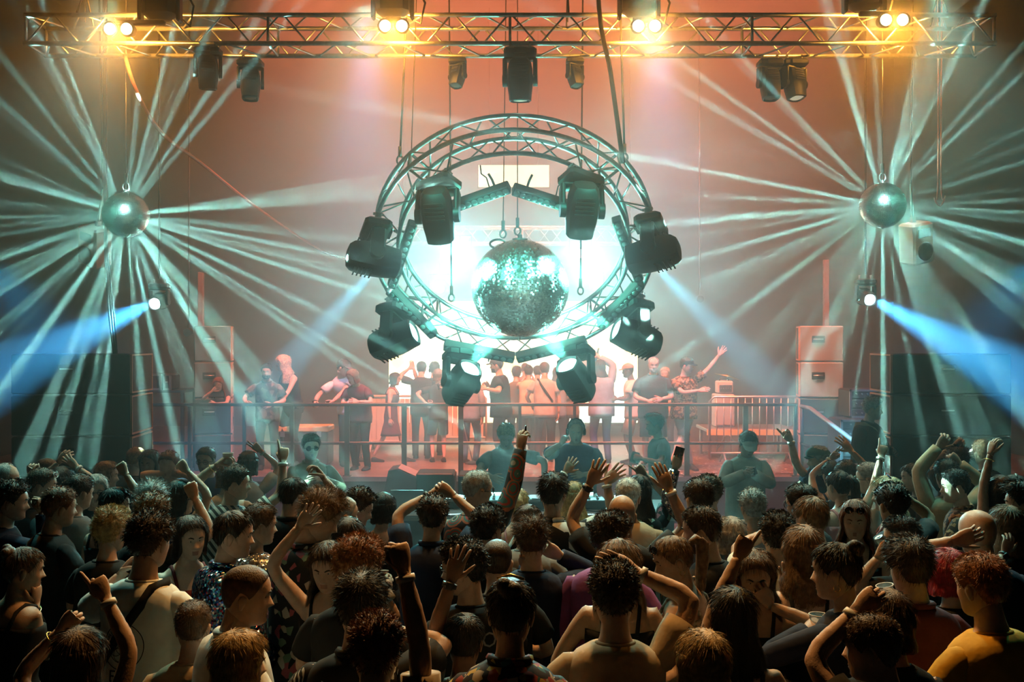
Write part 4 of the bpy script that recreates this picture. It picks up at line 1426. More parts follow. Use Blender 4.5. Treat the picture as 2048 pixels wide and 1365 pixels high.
def make_person(label, hp=None, Y=None, z0=0.0, h=1.74, f=0, hf=None, pitch=6, roll=0, lean=4, side=0, w=1.0, fem=0, skin='light', hair='short', hc='dark', top='tee', tm='black', bottom='jeans', bm='charcoal', arms=None, hands=None, lod=None, legs=None, extra=None, group=None, pos=None, hl=None, hz=None, sm=None):
    """one person. hp: head centre in the picture; f: heading (0 = back to the hall, 90 = facing right, 180 = facing the hall)."""
    R = random.Random(hash_str(label))
    if h is None:
        k = math.radians(lean)
        ratio = (.95 + .595 * math.cos(k) + .082 * math.cos(math.radians(pitch)) - .02 * math.sin(math.radians(pitch))) / 1.74
        h = (CZ - (hp[1] - CY) / F * Y - z0) / ratio
    s = (h or 1.74) / 1.74
    # place
    A = -math.radians(f)
    ca, sa = math.cos(A), math.sin(A)
    lr = math.radians(lean)
    sr = math.radians(side)

    def bend(v):
        z = v.z
        k = max(0.0, min(1.0, (z - .92 * s) / (.38 * s)))
        k = k * k * (3 - 2 * k)
        q = Vector((v.x, v.y, v.z - .95 * s))
        m = Matrix.Rotation(-lr * k, 3, 'X') @ Matrix.Rotation(-sr * k, 3, 'Y')
        q = m @ q
        return Vector((q.x, q.y, q.z + .95 * s))
    neck_top = bend(Vector((0, .008 * s, 1.545 * s)))
    hfr = f if hf is None else hf
    rel_yaw = -math.radians(hfr - f)
    HM = Matrix.Rotation(rel_yaw, 4, 'Z') @ Matrix.Rotation(-math.radians(pitch), 4, 'X') @ Matrix.Rotation(math.radians(roll), 4, 'Y')
    HC = neck_top + (HM.to_3x3() @ Vector((0, .022, .082)) * s)
    if hp is not None:
        if Y is None:
            Y = (CZ - z0 - HC.z) * F / (hp[1] - CY)
        hw_ = at(hp[0], hp[1], Y)
        base = Vector((hw_.x - (ca * HC.x - sa * HC.y), hw_.y - (sa * HC.x + ca * HC.y), z0))
    else:
        base = Vector(pos)
    if lod is None:
        lod = 0 if base.y < 6.2 else 1 if base.y < 8.6 else 2
    RM = Matrix.Translation(base) @ Matrix.Rotation(A, 4, 'Z')
    IMX = RM.inverted()
    hl_ = 0 if lod == 0 else 1
    # ---- arms
    bw = w * (0.92 if fem else 1.0)
    SHX = .170 * bw * s
    arms = dict(arms or {})
    hands = dict(hands or {})
    joint = {}
    for sd, sg in (('L', -1), ('R', 1)):
        S = bend(Vector((sg * SHX, -.006 * s, 1.388 * s)))
        L1, L2 = .285 * s, .258 * s
        a = arms.get(sd, 'rest')
        hint = Vector((sg * .8, -.25, -.6))
        nrm = None
        if isinstance(a, str):
            if a == 'rest':
                a = R.choice(['down', 'belly', 'belly', 'low'])
            T = dict(down=Vector((sg * .245, .03, .86)), belly=Vector((sg * .10, .27, 1.08 + .08 * R.random())), low=Vector((sg * .22, .20, .98)), chest=Vector((sg * .09, .26, 1.28)), phone=Vector((sg * .055, .32, 1.22)), cross=Vector((-sg * .10, .22, 1.17 + .03 * sg)), chin=Vector((sg * .07, .17, 1.42)), face=Vector((sg * .09, .16, 1.56)), back=Vector((sg * .12, -.17, 1.0)), pocket=Vector((sg * .215, .06, .93)), head=Vector((sg * .13, .06, 1.72)), lap=Vector((sg * .12, .30, 1.02)), hip=Vector((sg * .215, .02, 1.0)))[a] * s
            if a not in ('down', 'back', 'pocket', 'hip'):
                T = bend(T) if a not in ('lap',) else T
            if a == 'hip':
                hint = Vector((sg, -.5, 0))
            if a == 'head':
                hint = Vector((sg, .1, .3))
        else:
            # wrist in the picture: (px, py[, depth offset from the shoulder, hint])
            px, py = a[0], a[1]
            dy = a[2] if len(a) > 2 and a[2] is not None else None
            wS = RM @ S
            best = None
            for q in ([dy] if dy is not None else np.linspace(-.45, .55, 41)):
                T_ = at(px, py, wS.y + q)
                D = (T_ - wS).length
                cost = max(0, D - .99 * (L1 + L2)) * 10 + abs(q - .08) + max(0, .22 - D) * 3
                if best is None or cost < best[0]:
                    best = (cost, T_)
            T = IMX @ best[1]
            if len(a) > 3 and a[3] is not None:
                hint = IMX.to_3x3() @ Vector(a[3])
            else:
                hint = Vector((sg * 1.0, .15, -.35)) if T.z > S.z - .05 else hint
        E, W = ik(S, T, L1, L2, hint)
        joint[sd] = (S, E, W)
    # ---- body core
    core = MB()

    def ellip(x, y, cy_, z, n=16, p=.85, grow=0.0, xs=1.0):
        o = []
        for j in range(n):
            q = 2 * math.pi * j / n
            c, t = math.cos(q), math.sin(q)
            o.append(bend(Vector((((x * xs + grow) * math.copysign(abs(c) ** p, c)) * s, ((y + grow) * math.copysign(abs(t) ** p, t) + cy_) * s, z * s))))
        return o

    def loft(mb, rings):
        n = len(rings[0])
        vs_ = [v for r in rings for v in r]
        fs_ = []
        for i in range(len(rings) - 1):
            for j in range(n):
                a_, b_ = i * n + j, i * n + (j + 1) % n
                fs_.append((a_, b_, b_ + n, a_ + n))
        fs_.append(tuple(range(n - 1, -1, -1)))
        fs_.append(tuple(range((len(rings) - 1) * n, len(rings) * n)))
        mb.add(vs_, fs_)

    tz = []
    for (z, x, y, cy_) in TORSO:
        if fem:
            if .95 < z < 1.15:
                x *= .90
            if z < .95:
                x *= 1.03
            if 1.2 < z < 1.34:
                cy_ += .012; y *= 1.08
        if w > 1.08 and z < 1.3:
            y *= 1 + (w - 1) * .9; cy_ += (w - 1) * .05
        tz.append((z, x * bw, y * (1 + (w - 1) * .4), cy_))
    if top == 'none':
        pass
    cvr = .90 if top in ('tee', 'shirt', 'long', 'jacket', 'hoodie', 'tight') else 1.0
    loft(core, [ellip(x * cvr, y * cvr, c, z - (.012 if cvr < 1 and z > 1.3 else 0)) for (z, x, y, c) in tz[:-1]] + [ellip(x * (.92 if fem else 1.04), y * (.9 if fem else 1.04), c, z, p=1) for (z, x, y, c) in NECK])
    ar = .90 if fem else 1.0
    ar *= .9 + .1 * w
    for sd in 'LR':
        S, E, W = joint[sd]
        P = arc(S, E, W)
        rs = prof(P, S, E, W, [r * s * ar for r in (.058, .050, .042, .041, .0425, .0285)])
        sg = -1 if sd == 'L' else 1
        inner = bend(Vector((sg * SHX * .5, -.006 * s, 1.372 * s)))
        if top in ('tee', 'shirt', 'long', 'jacket', 'hoodie', 'tight'):
            # slimmer where cloth covers it
            cov = (2 if top in ('tee', 'shirt', 'tight') else 7)
            rs = [r * (.72 if i < cov else .84 if i == cov else 1) for i, r in enumerate(rs)]
            inner = inner - Vector((0, 0, .012 * s))
        core.tube([inner] + P, [.04 * s * ar] + rs, 12)
    bare = bottom in ('shorts', 'skirt', 'dress', 'bare')
    # ---- legs
    lg = legs or {}
    feet = {}
    for sd, sg in (('L', -1), ('R', 1)):
        fx, fy = lg.get(sd, (sg * .105, R.uniform(-.07, .07)))[:2]
        hip = Vector((sg * .088 * w * s, 0, .90 * s))
        ank = Vector((fx * s, fy * s - .02, .085 * s))
        kn, ank2 = ik(hip, ank, .425 * s, .425 * s, Vector((sg * .15, 1, 0)))
        feet[sd] = (hip, kn, ank2)
    if bare:
        for sd in 'LR':
            hip, kn, an = feet[sd]
            P = arc(hip, kn, an)
            core.tube(P, prof(P, hip, kn, an, [r * s * (.9 if fem else 1) for r in (.088, .074, .058, .055, .056, .036)]), 12)
    name = 'person'
    vox = (.0165, .021, .025)[lod]
    root = core.build(name, [SKIN[skin], M_lip], None, True)
    root.matrix_world = RM
    tag(root, label, 'person', group)
    # ---- head and hands, joined to the core after it is fused
    ex = MB()
    HMX = Matrix.Translation(HC) @ HM
    head_geo(ex, HMX, hl_, fem, s)
    hd = {}
    for sd, sg in (('L', -1), ('R', 1)):
        S, E, W = joint[sd]
        fd = (W - E).normalized()
        hs = hands.get(sd, None)
        pose, n_, d_ = 'relaxed', None, None
        if isinstance(hs, str):
            pose = hs
        elif hs:
            pose = hs[0]
            if len(hs) > 1 and hs[1] is not None:
                n_ = IMX.to_3x3() @ Vector(hs[1])
            if len(hs) > 2 and hs[2] is not None:
                d_ = IMX.to_3x3() @ Vector(hs[2])
        if n_ is None:
            n_ = IMX.to_3x3() @ Vector((0, 1, 0)) if W.z > S.z + .05 * s else Vector((-sg, .0, -.3))
        if d_ is not None:
            fd = (fd * .35 + d_.normalized() * .9).normalized()
        hg = MB()
        u_, n2 = hand_geo(hg, W, fd, n_, sg, pose, s * (.92 if fem else 1.02), 6 if lod < 2 else 5)
        o = len(ex.v)
        ex.v += hg.v; ex.f += [tuple(i + o for i in q) for q in hg.f]; ex.m += hg.m
        hd[sd] = (W, fd, u_, n2)
    PENDING.append((root, vox, ex, 1))
    # ---- shirt
    fig = Fig()
    fig.root, fig.joint, fig.HC, fig.HM, fig.s, fig.RM, fig.IM, fig.hand, fig.bend, fig.lod, fig.w, fig.fem = root, joint, HC, HM, s, RM, IMX, hd, bend, lod, bw, fem
    fig.parts = {}
    if top != 'none':
        sh = MB()
        loose = dict(tee=.020, shirt=.022, long=.018, tank=.012, jacket=.030, hoodie=.034, dress=.012, crop=.010, tight=.010, vest=.02)[top]
        rws = []
        zlo = dict(crop=1.12, tank=.86, dress=.80, tight=.88).get(top, .80)
        zhi = dict(tank=1.36, dress=1.36, crop=1.34).get(top, 1.47)
        for (z, x, y, c) in tz:
            if z < zlo - .02 or z > zhi + .005:
                continue
            gr = loose
            if z < 1.2 and top in ('tee', 'shirt', 'jacket', 'hoodie'):
                x = max(x, .166 * bw); y = max(y, .112); gr = loose + .006
            if z > 1.44:
                gr = .012
            if top == 'tank' and z < 1.04:
                gr = .024
            rws.append((z, x + gr, y + gr, c))
        if top == 'dress' or bottom == 'dress':
            rws = [(.52, .25, .20, 0), (.68, .215, .165, 0)] + rws
        nn = (30, 22, 16)[lod]
        zz = [r[0] for r in rws]
        step = (.028, .05, .09)[lod]
        K_ = max(4, int((zz[-1] - zz[0]) / step))
        rows = []
        sd0 = Vector((R.random() * 30, R.random() * 30, 0))
        for i in range(K_ + 1):
            z = zz[0] + (zz[-1] - zz[0]) * i / K_
            x, y, c = [float(np.interp(z, zz, [r[q] for r in rws])) for q in (1, 2, 3)]
            ring_ = []
            for j in range(nn):
                q = 2 * math.pi * j / nn
                cc, t = math.cos(q), math.sin(q)
                k = 1.0
                if lod < 2 and z < 1.42:
                    k += (.030 if loose > .015 else .014) * mnoise.noise(Vector((cc * 4, t * 4, z * 5)) + sd0) + .018 * math.sin(q * 5 + z * 11 + sd0.x) * max(0, (1.25 - z)) * (1 if loose > .015 else .2)
                ring_.append(bend(Vector((x * k * math.copysign(abs(cc) ** .85, cc) * s, (y * k * math.copysign(abs(t) ** .85, t) + c) * s, z * s))))
            rows.append(ring_)
        r0 = rows[0]
        cen = sum(r0, Vector()) / nn
        rows.insert(0, [p.lerp(cen, .10) + Vector((0, 0, .012)) for p in r0])
        loft(sh, rows)
        straps = []
        if top in ('tank', 'dress', 'crop'):
            for sg in (-1, 1):
                pts = [bend(Vector((sg * .085 * bw * s, (.125 if fem else .105) * s, 1.335 * s))), bend(Vector((sg * .10 * bw * s, .05 * s, 1.437 * s))), bend(Vector((sg * .10 * bw * s, -.02 * s, 1.456 * s))), bend(Vector((sg * .10 * bw * s, -.085 * s, 1.425 * s))), bend(Vector((sg * .085 * bw * s, -.122 * s, 1.335 * s)))]
                straps.append((pts, (.010 if fem else .024) * s))
        if top in ('tee', 'shirt', 'long', 'jacket', 'hoodie', 'tight'):
            fr = dict(tee=.62, shirt=.68, tight=.5).get(top, 1.0)
            for sd, sg in (('L', -1), ('R', 1)):
                S, E, W = joint[sd]
                inner = bend(Vector((sg * SHX * .5, -.006 * s, 1.362 * s)))
                if fr < 1:
                    e = S.lerp(E, fr)
                    g0 = loose
                    m_ = S.lerp(E, fr * .5)
                    sh.tube([inner, inner.lerp(S, .55), S.lerp(E, .08).lerp(inner, .06), S.lerp(E, .22), m_.lerp(e, .35), e, S.lerp(e, .93)], [.044 * s * ar, .051 * s * ar, (.054 + g0 * .3) * s * ar, (.056 + g0 * .55) * s * ar, (.055 + g0 * .85) * s * ar, (.052 + g0) * s * ar, (.046 + g0) * s * ar], 14)
                else:
                    P = arc(S, E, W)
                    P[-1] = E.lerp(W, .97)
                    P = [inner, inner.lerp(S, .55), S.lerp(E, .08).lerp(inner, .06)] + P[1:]
                    rr_ = [r + loose * .55 * s for r in prof(P[2:], S, E, W, [r * s * ar for r in (.054, .052, .046, .046, .045, .034)])]
                    sh.tube(P, [.045 * s, .052 * s] + rr_, 14)
        cm = CL[tm]
        so = sh.build({'tee': 'shirt', 'long': 'shirt', 'tight': 'shirt', 'tank': 'tank_top', 'crop': 'top'}.get(top, top), cm, root, True)
        for (pts, r_) in straps:
            b = MB()
            pp = []
            for i in range(len(pts) - 1):
                pp += [pts[i], pts[i].lerp(pts[i + 1], .5)]
            b.tube(pp + [pts[-1]], r_, 8)
            b.build('shoulder_strap', cm, so, True)
        fig.parts['shirt'] = so
        if top in ('shirt', 'jacket', 'tee', 'hoodie', 'long'):
            b = MB()
            rr = []
            for j in range(16):
                q = 2 * math.pi * j / 16
                hz_ = 1.462 + (.016 if top in ('shirt', 'jacket') else .002) - .026 * max(0, math.sin(q))
                rr.append(bend(Vector((.072 * math.cos(q) * s, (.068 * math.sin(q) - .008) * s, hz_ * s))))
            b.tube(rr, (.022 if top == 'hoodie' else .016 if top in ('shirt', 'jacket') else .009) * s, 6, closed=True)
            b.build('hood' if top == 'hoodie' else 'collar', cm, root, True)
    # ---- trousers and shoes
    pm = CL[bm]
    if bottom in ('jeans', 'trousers', 'shorts'):
        b = MB()
        gr = .014
        loft(b, [ellip(.10 * w, .09, 0, .76, 14, .9), ellip(.17 * bw, .12, 0, .84, 14, .85, gr), ellip(.172 * bw, .122, -.004, .93, 14, .85, gr), ellip(.155 * bw, .112, 0, 1.02, 14, .85, gr)])
        for sd in 'LR':
            hip, kn, an = feet[sd]
            if bottom == 'shorts':
                e = hip.lerp(kn, .92)
                b.tube([hip + Vector((0, 0, .03 * s)), hip.lerp(kn, .4), e], [.098 * s, .092 * s, .088 * s], 14)
            else:
                P = arc(hip + Vector((0, 0, .03 * s)), kn, an - Vector((0, 0, .03 * s)))
                b.tube(P, prof(P, hip, kn, an, [r * s for r in (.100, .088, .068, .066, .064, .056)]), 14)
        b.build('trousers' if bottom != 'shorts' else 'shorts', pm, root, True)
    elif bottom == 'skirt':
        b = MB()
        loft(b, [ellip(.25 * bw, .20, 0, .58, 18, 1), ellip(.215 * bw, .165, 0, .76, 18, .9), ellip(.176 * bw, .128, -.004, .92, 18, .85, .01), ellip(.15 * bw, .108, 0, 1.03, 18, .85, .01)])
        b.build('skirt', pm, root, True)
    for sd, sg in (('L', -1), ('R', 1)):
        an = feet[sd][2]
        b = MB()
        q = Vector((an.x, an.y, 0))
        for (y0, hx, zt) in ((0, 0, 0),):
            rows = []
            for (y, x, z) in ((-.065, .030, .075), (-.05, .038, .092), (.0, .040, .095), (.06, .043, .070), (.12, .046, .052), (.165, .040, .044), (.19, .022, .034)):
                rows.append([Vector((q.x + x * s * c, q.y + (y + .02) * s, max(0.004, (z * .5 + z * .5 * t) * s))) for (c, t) in ((1, -1), (1.02, -.3), (.8, .6), (.35, 1), (-.35, 1), (-.8, .6), (-1.02, -.3), (-1, -1))])
            loft(b, rows)
        b.build('shoe', CL['black'] if sm is None else CL[sm], root, True)
    # ---- hair
    fig.hair(hair, hc, R) if hair not in ('none',) else None
    fig.face(lod, hc, skin, hfr, hair)
    for e in extra or ():
        fig.extra(e, R)
    return fig


def hash_str(t):
    k = 7
    for c in t:
        k = (k * 131 + ord(c)) % 1000003
    return k


# ---------------------------------------------------------------- hair
def hairline(az, style):
    A = abs(az)
    pts = [(0, .078), (25, .074), (45, .064), (58, .045), (70, .018), (80, -.012), (88, .012), (100, .022), (114, -.020), (135, -.055), (180, -.066)]
    if style in ('receding',):
        pts = [(0, .108), (30, .106), (50, .088), (65, .04), (80, -.01), (88, .015), (100, .02), (114, -.02), (135, -.05), (180, -.06)]
    if style == 'ring':
        pts = [(0, .119), (50, .119), (64, .05), (78, -.005), (88, .015), (100, .02), (114, -.02), (135, -.05), (180, -.06)]
    if style in ('bob', 'long', 'wavy', 'fringe'):
        pts = [(0, .082), (25, .076), (45, .060), (60, .030), (75, .0), (90, -.02), (110, -.04), (135, -.06), (180, -.07)]
    xs, ys = zip(*pts)
    return float(np.interp(A, xs, ys))


def ribbon(vs_, fs_, pts, w, side):
    o = len(vs_)
    n = len(pts)
    for i, p in enumerate(pts[:-1]):
        k = w * (1 - .5 * i / n)
        vs_.append(tuple(p - side * k)); vs_.append(tuple(p + side * k))
    vs_.append(tuple(pts[-1]))
    for i in range(n - 2):
        a = o + 2 * i
        fs_.append((a, a + 1, a + 3, a + 2))
    a = o + 2 * (n - 2)
    fs_.append((a, a + 1, a + 2))


STY = dict(buzz=(.004, .004, .0, 0, .35), short=(.012, .020, .25, .022, 1), crop=(.009, .014, .15, .014, .9), quiff=(.012, .036, .3, .034, 1), messy=(.020, .030, .6, .045, 1.1), curly=(.018, .028, .8, .024, 1.3), afro=(.030, .042, .7, .030, 1.3), receding=(.008, .011, .15, .014, .7), ring=(.008, .008, .15, .012, .5), bob=(.018, .020, .12, .05, 1), long=(.016, .018, .10, .06, 1), wavy=(.022, .024, .35, .06, 1), pony=(.009, .010, .08, .04, .8), bun=(.009, .010, .08, .04, .8), fringe=(.017, .020, .12, .05, 1), slick=(.010, .015, .1, .04, .8))


def do_hair(fig, style, hc, R):
    s, lod = fig.s, fig.lod
    M = Matrix.Translation(fig.HC) @ fig.HM
    t0, t1, nz, sl, dens = STY[style]
    mb = MB()
    na = (44, 32, 24)[lod]
    K = (12, 9, 7)[lod]
    seed = Vector((R.random() * 50, R.random() * 50, R.random() * 50))
    pts = {}
    CR = Vector((0, -.01, .0))

    def surf(az, u):
        zl = hairline(az, style)
        z = zl + (.1205 - zl) * (1 - (1 - u) ** 1.25)
        p = skull(az, z)
        n = (p - CR)
        n = Vector((n.x, n.y, n.z * .9)).normalized()
        th = t0 + (t1 - t0) * max(0, min(1, (z - .0) / .10))
        th *= min(1.0, u * 5.0) if style not in ('bob', 'long', 'wavy', 'fringe') else min(1.0, .4 + u * 4)
        if nz:
            th += nz * .022 * mnoise.noise((p + seed) * (38 if style in ('curly', 'afro') else 24)) * min(1, u * 4)
        if style == 'quiff' and p.y > 0:
            th += .022 * max(0, p.y / .09) * min(1, u * 3)
        return p + n * (th if u > 0 else -.004), n

    rows = []
    for i in range(K):
        u = i / (K - 1)
        for j in range(na):
            az = -180 + 360 * j / na
            p, n = surf(az, u)
            rows.append(M @ (p * s))
    fs_ = []
    for i in range(K - 1):
        for j in range(na):
            a, b_ = i * na + j, i * na + (j + 1) % na
            fs_.append((a, b_, b_ + na, a + na))
    fs_.append(tuple(range((K - 1) * na, K * na)))
    mb.add(rows, fs_)
    IH = fig.HM.inverted().to_3x3()
    down = IH @ Vector((0, 0, -1))        # gravity in the head's frame
    L = dict(bob=.10, fringe=.10, long=.34, wavy=.30).get(style, 0)
    if fig.__dict__.get('hl'):
        L = fig.hl
    tubes = []

    def curtain(az, v):
        """outer surface of hanging hair: v = 0 at ear height, 1 at the tips"""
        lv = L * (1 + .12 * mnoise.noise(Vector((az * .05, seed.x, 0))))
        z = .05 - v * (lv + .05)
        zc_ = max(z, -.045)
        p = skull(az, zc_)
        a = math.radians(az)
        if z < -.045:
            k = min(1, (-.045 - z) / .10)
            tgt = Vector((math.sin(a) * (.088 + .03 * min(1, (-z) / .3)), math.cos(a) * .095 - .022 - .015 * k, zc_))
            p = p.lerp(tgt, k)
        n = Vector((math.sin(a), math.cos(a), 0))
        wv = (.010 * math.sin(v * 17 + az * .09) if style == 'wavy' else .003 * math.sin(v * 9 + az * .2))
        wv += .006 * mnoise.noise(Vector((az * .12, v * 6, seed.y)))
        p = p + n * (t0 + wv) * (1 if v < .85 else 1 - (v - .85) * 3)
        p = Vector((p.x, p.y, 0)) + Vector((0, 0, zc_))
        if z < -.045:
            p = p + down * (-.045 - z)
        return p

    if L:
        a0 = 68 if style != 'bob' else 62
        azs = list(np.linspace(a0, 360 - a0, (30, 22, 16)[lod]))
        nv = (12, 9, 7)[lod] if L > .2 else 6
        out, inn = [], []
        for i in range(nv):
            v = i / (nv - 1)
            for az in azs:
                p = curtain(az, v)
                out.append(M @ (p * s))
        for i in range(nv):
            v = i / (nv - 1)
            for az in azs:
                p = curtain(az, v)
                a = math.radians(az)
                n = Vector((math.sin(a), math.cos(a), 0))
                inn.append(M @ ((p - n * (.026 if v < .9 else .010)) * s))
        m_ = len(azs)
        vs2 = out + inn
        f2 = []
        O = len(out)
        for i in range(nv - 1):
            for j in range(m_ - 1):
                a = i * m_ + j
                f2.append((a, a + m_, a + m_ + 1, a + 1))
                f2.append((O + a, O + a + 1, O + a + m_ + 1, O + a + m_))
            a = i * m_
            f2.append((a, O + a, O + a + m_, a + m_))
            a = i * m_ + m_ - 1
            f2.append((a, a + m_, O + a + m_, O + a))
        for j in range(m_ - 1):
            a = (nv - 1) * m_ + j
            f2.append((a, O + a, O + a + 1, a + 1))
            a = j
            f2.append((a, a + 1, O + a + 1, O + a))
        mb.add(vs2, f2)
    if style == 'fringe':
        for az in range(-44, 45, 8):
            p = skull(az, .095); q = skull(az * .96, .030)
            n = Vector((math.sin(math.radians(az)), math.cos(math.radians(az)), 0))
            mb.tube([M @ (x * s) for x in (p + n * .008, skull(az, .065) + n * .014, q + n * .010)], [.010 * s, .011 * s, .006 * s], 6)
    if style == 'pony':
        base = Vector((0, -.098, .055))
        bk = Vector((0, -1, 0))
        P = [base, base + Vector((0, -.05, .02)), base + Vector((.01, -.085, -.02)), base + Vector((.015, -.09, -.10)), base + Vector((.01, -.075, -.20)), base + Vector((0, -.06, -.29))]
        P = [P[0], P[1]] + [Vector((p.x, p.y, base.z)) + down * (base.z - p.z) for p in P[2:]]
        Pm = [M @ (p * s) for p in P]
        mb.tube(Pm, [.016 * s, .024 * s, .032 * s, .036 * s, .028 * s, .006 * s], 10)
        tubes.append((P, .034))
    if style == 'bun':
        for (c, r) in ((Vector((0, -.085, .095)), .040), (Vector((.02, -.10, .10)), .028), (Vector((-.018, -.095, .115)), .028)):
            mb.sphere(M @ (c * s), r * s, 12, 8)
    # loose strands
    nst = int((3000, 1000, 260)[lod] * dens)
    wv = (.0010, .0016, .0028)[lod] * s
    sv, sf = [], []
    for _ in range(nst):
        if L and R.random() < .62:
            az = R.uniform(66, 294)
            v = R.random() ** .8 * .95
            ps = []
            l_ = min(.12, L * .5)
            a = math.radians(az)
            n = Vector((math.sin(a), math.cos(a), 0))
            for q in range(3):
                vv = min(1.04, v + q * l_ / (L + .05) * .5)
                ps.append(curtain(az + q * R.uniform(-4, 4), vv) + n * (R.uniform(.000, .006) + .002 * q))
            sd_ = Vector((math.cos(a), -math.sin(a), 0))
        elif tubes and R.random() < .4:
            P, rr = tubes[0]
            i = R.randrange(1, len(P) - 1)
            a = R.random() * 6.28
            off = Vector((math.cos(a), math.sin(a), 0)) * rr
            ps = [P[i] + off, (P[i] + P[min(i + 1, len(P) - 1)]) / 2 + off * 1.05, P[min(i + 1, len(P) - 1)] + off * .8]
            sd_ = Vector((-math.sin(a), math.cos(a), 0))
        else:
            az = R.uniform(-180, 180)
            u = R.random() ** .7
            p, n = surf(az, max(.06, u))
            comb = (p - Vector((.012, -.045, .125)))
            comb = comb - n * comb.dot(n)
            comb = comb.normalized() if comb.length > 1e-4 else Vector((0, 1, 0))
            rv = Vector((R.gauss(0, 1), R.gauss(0, 1), R.gauss(0, 1)))
            l_ = sl * R.uniform(.5, 1.1)
            if style in ('curly', 'afro', 'messy'):
                d1 = (n * .75 + comb * .35 + rv * .55).normalized()
                d2 = (d1 + rv.cross(n) * .55 - n * .3).normalized()
            elif style in ('short', 'crop', 'buzz', 'receding', 'ring', 'quiff'):
                d1 = (n * .45 + comb * .75 + rv * .22).normalized()
                d2 = (d1 + comb * .3 + rv * .15).normalized()
            else:
                d1 = (n * .08 + comb + rv * .07).normalized()
                d2 = (comb - n * .15 + rv * .06).normalized()
            p = p - n * .002
            ps = [p, p + d1 * l_ * .5, p + d1 * l_ * .5 + d2 * l_ * .5]
            sd_ = d1.cross(rv)
            sd_ = sd_.normalized() if sd_.length > 1e-4 else d1.orthogonal()
        R3 = M.to_3x3()
        ribbon(sv, sf, [M @ (q * s) for q in ps], wv * (1.6 if style in ('curly', 'afro') else 1), R3 @ sd_)
    mb.add(sv, sf)
    # eyebrows
    if lod < 2:
        for k in (-1, 1):
            P = [M @ ((facept(k * a, z, fig.fem) + Vector((0, .002, 0))) * s) for a, z in ((9, .024), (16, .029), (24, .031), (33, .026))]
            mb.tube(P, [.003 * s, .0042 * s, .0038 * s, .0015 * s], 5)
    fig.parts['hair'] = mb.build('hair', HAIR[hc], fig.root, True)


def do_face(fig, lod, hc, skin, heading, hair):
    s = fig.s
    hd_ = heading % 360
    if 75 < hd_ < 285 and lod < 2:
        M = Matrix.Translation(fig.HC) @ fig.HM
        for k in (-1, 1):
            c = facept(k * EYE_AZ, .005, fig.fem) - Vector((k * .003, .0065, 0))
            b = MB(); b.sphere(M @ (c * s), .0105 * s, 10, 8)
            e = b.build('eye', M_eye, fig.root, True)
            b = MB(); b.sphere(M @ ((c + Vector((k * .001, .0085, 0))) * s), .0042 * s, 8, 6)
            b.build('iris', M_iris, e, True)
    if hair == 'none':
        return


M_glass_dark = newmat('dark_lens', (.01, .01, .012), .08)
M_gold = newmat('gold', (.7, .5, .2), .25, 1.0)
M_band = newmat('wristband', (.65, .62, .58), .5)
M_bandd = newmat('dark_strap', (.015, .015, .016), .5)
M_phone = newmat('phone_black', (.012, .012, .014), .15)
M_phsc = newmat('phone_screen', (.02, .03, .04), .08)
M_can = newmat('can_metal', (.45, .48, .48), .3, .9)
M_cup = bpy.data.materials.new('clear_plastic')
M_cup.use_nodes = True
_b = M_cup.node_tree.nodes['Principled BSDF']
_b.inputs['Base Color'].default_value = (.85, .88, .86, 1)
_b.inputs['Roughness'].default_value = .15
_b.inputs['Alpha'].default_value = .38
_b.inputs['Specular IOR Level'].default_value = .8
M_cupw = newmat('white_cup', (.75, .72, .68), .5)


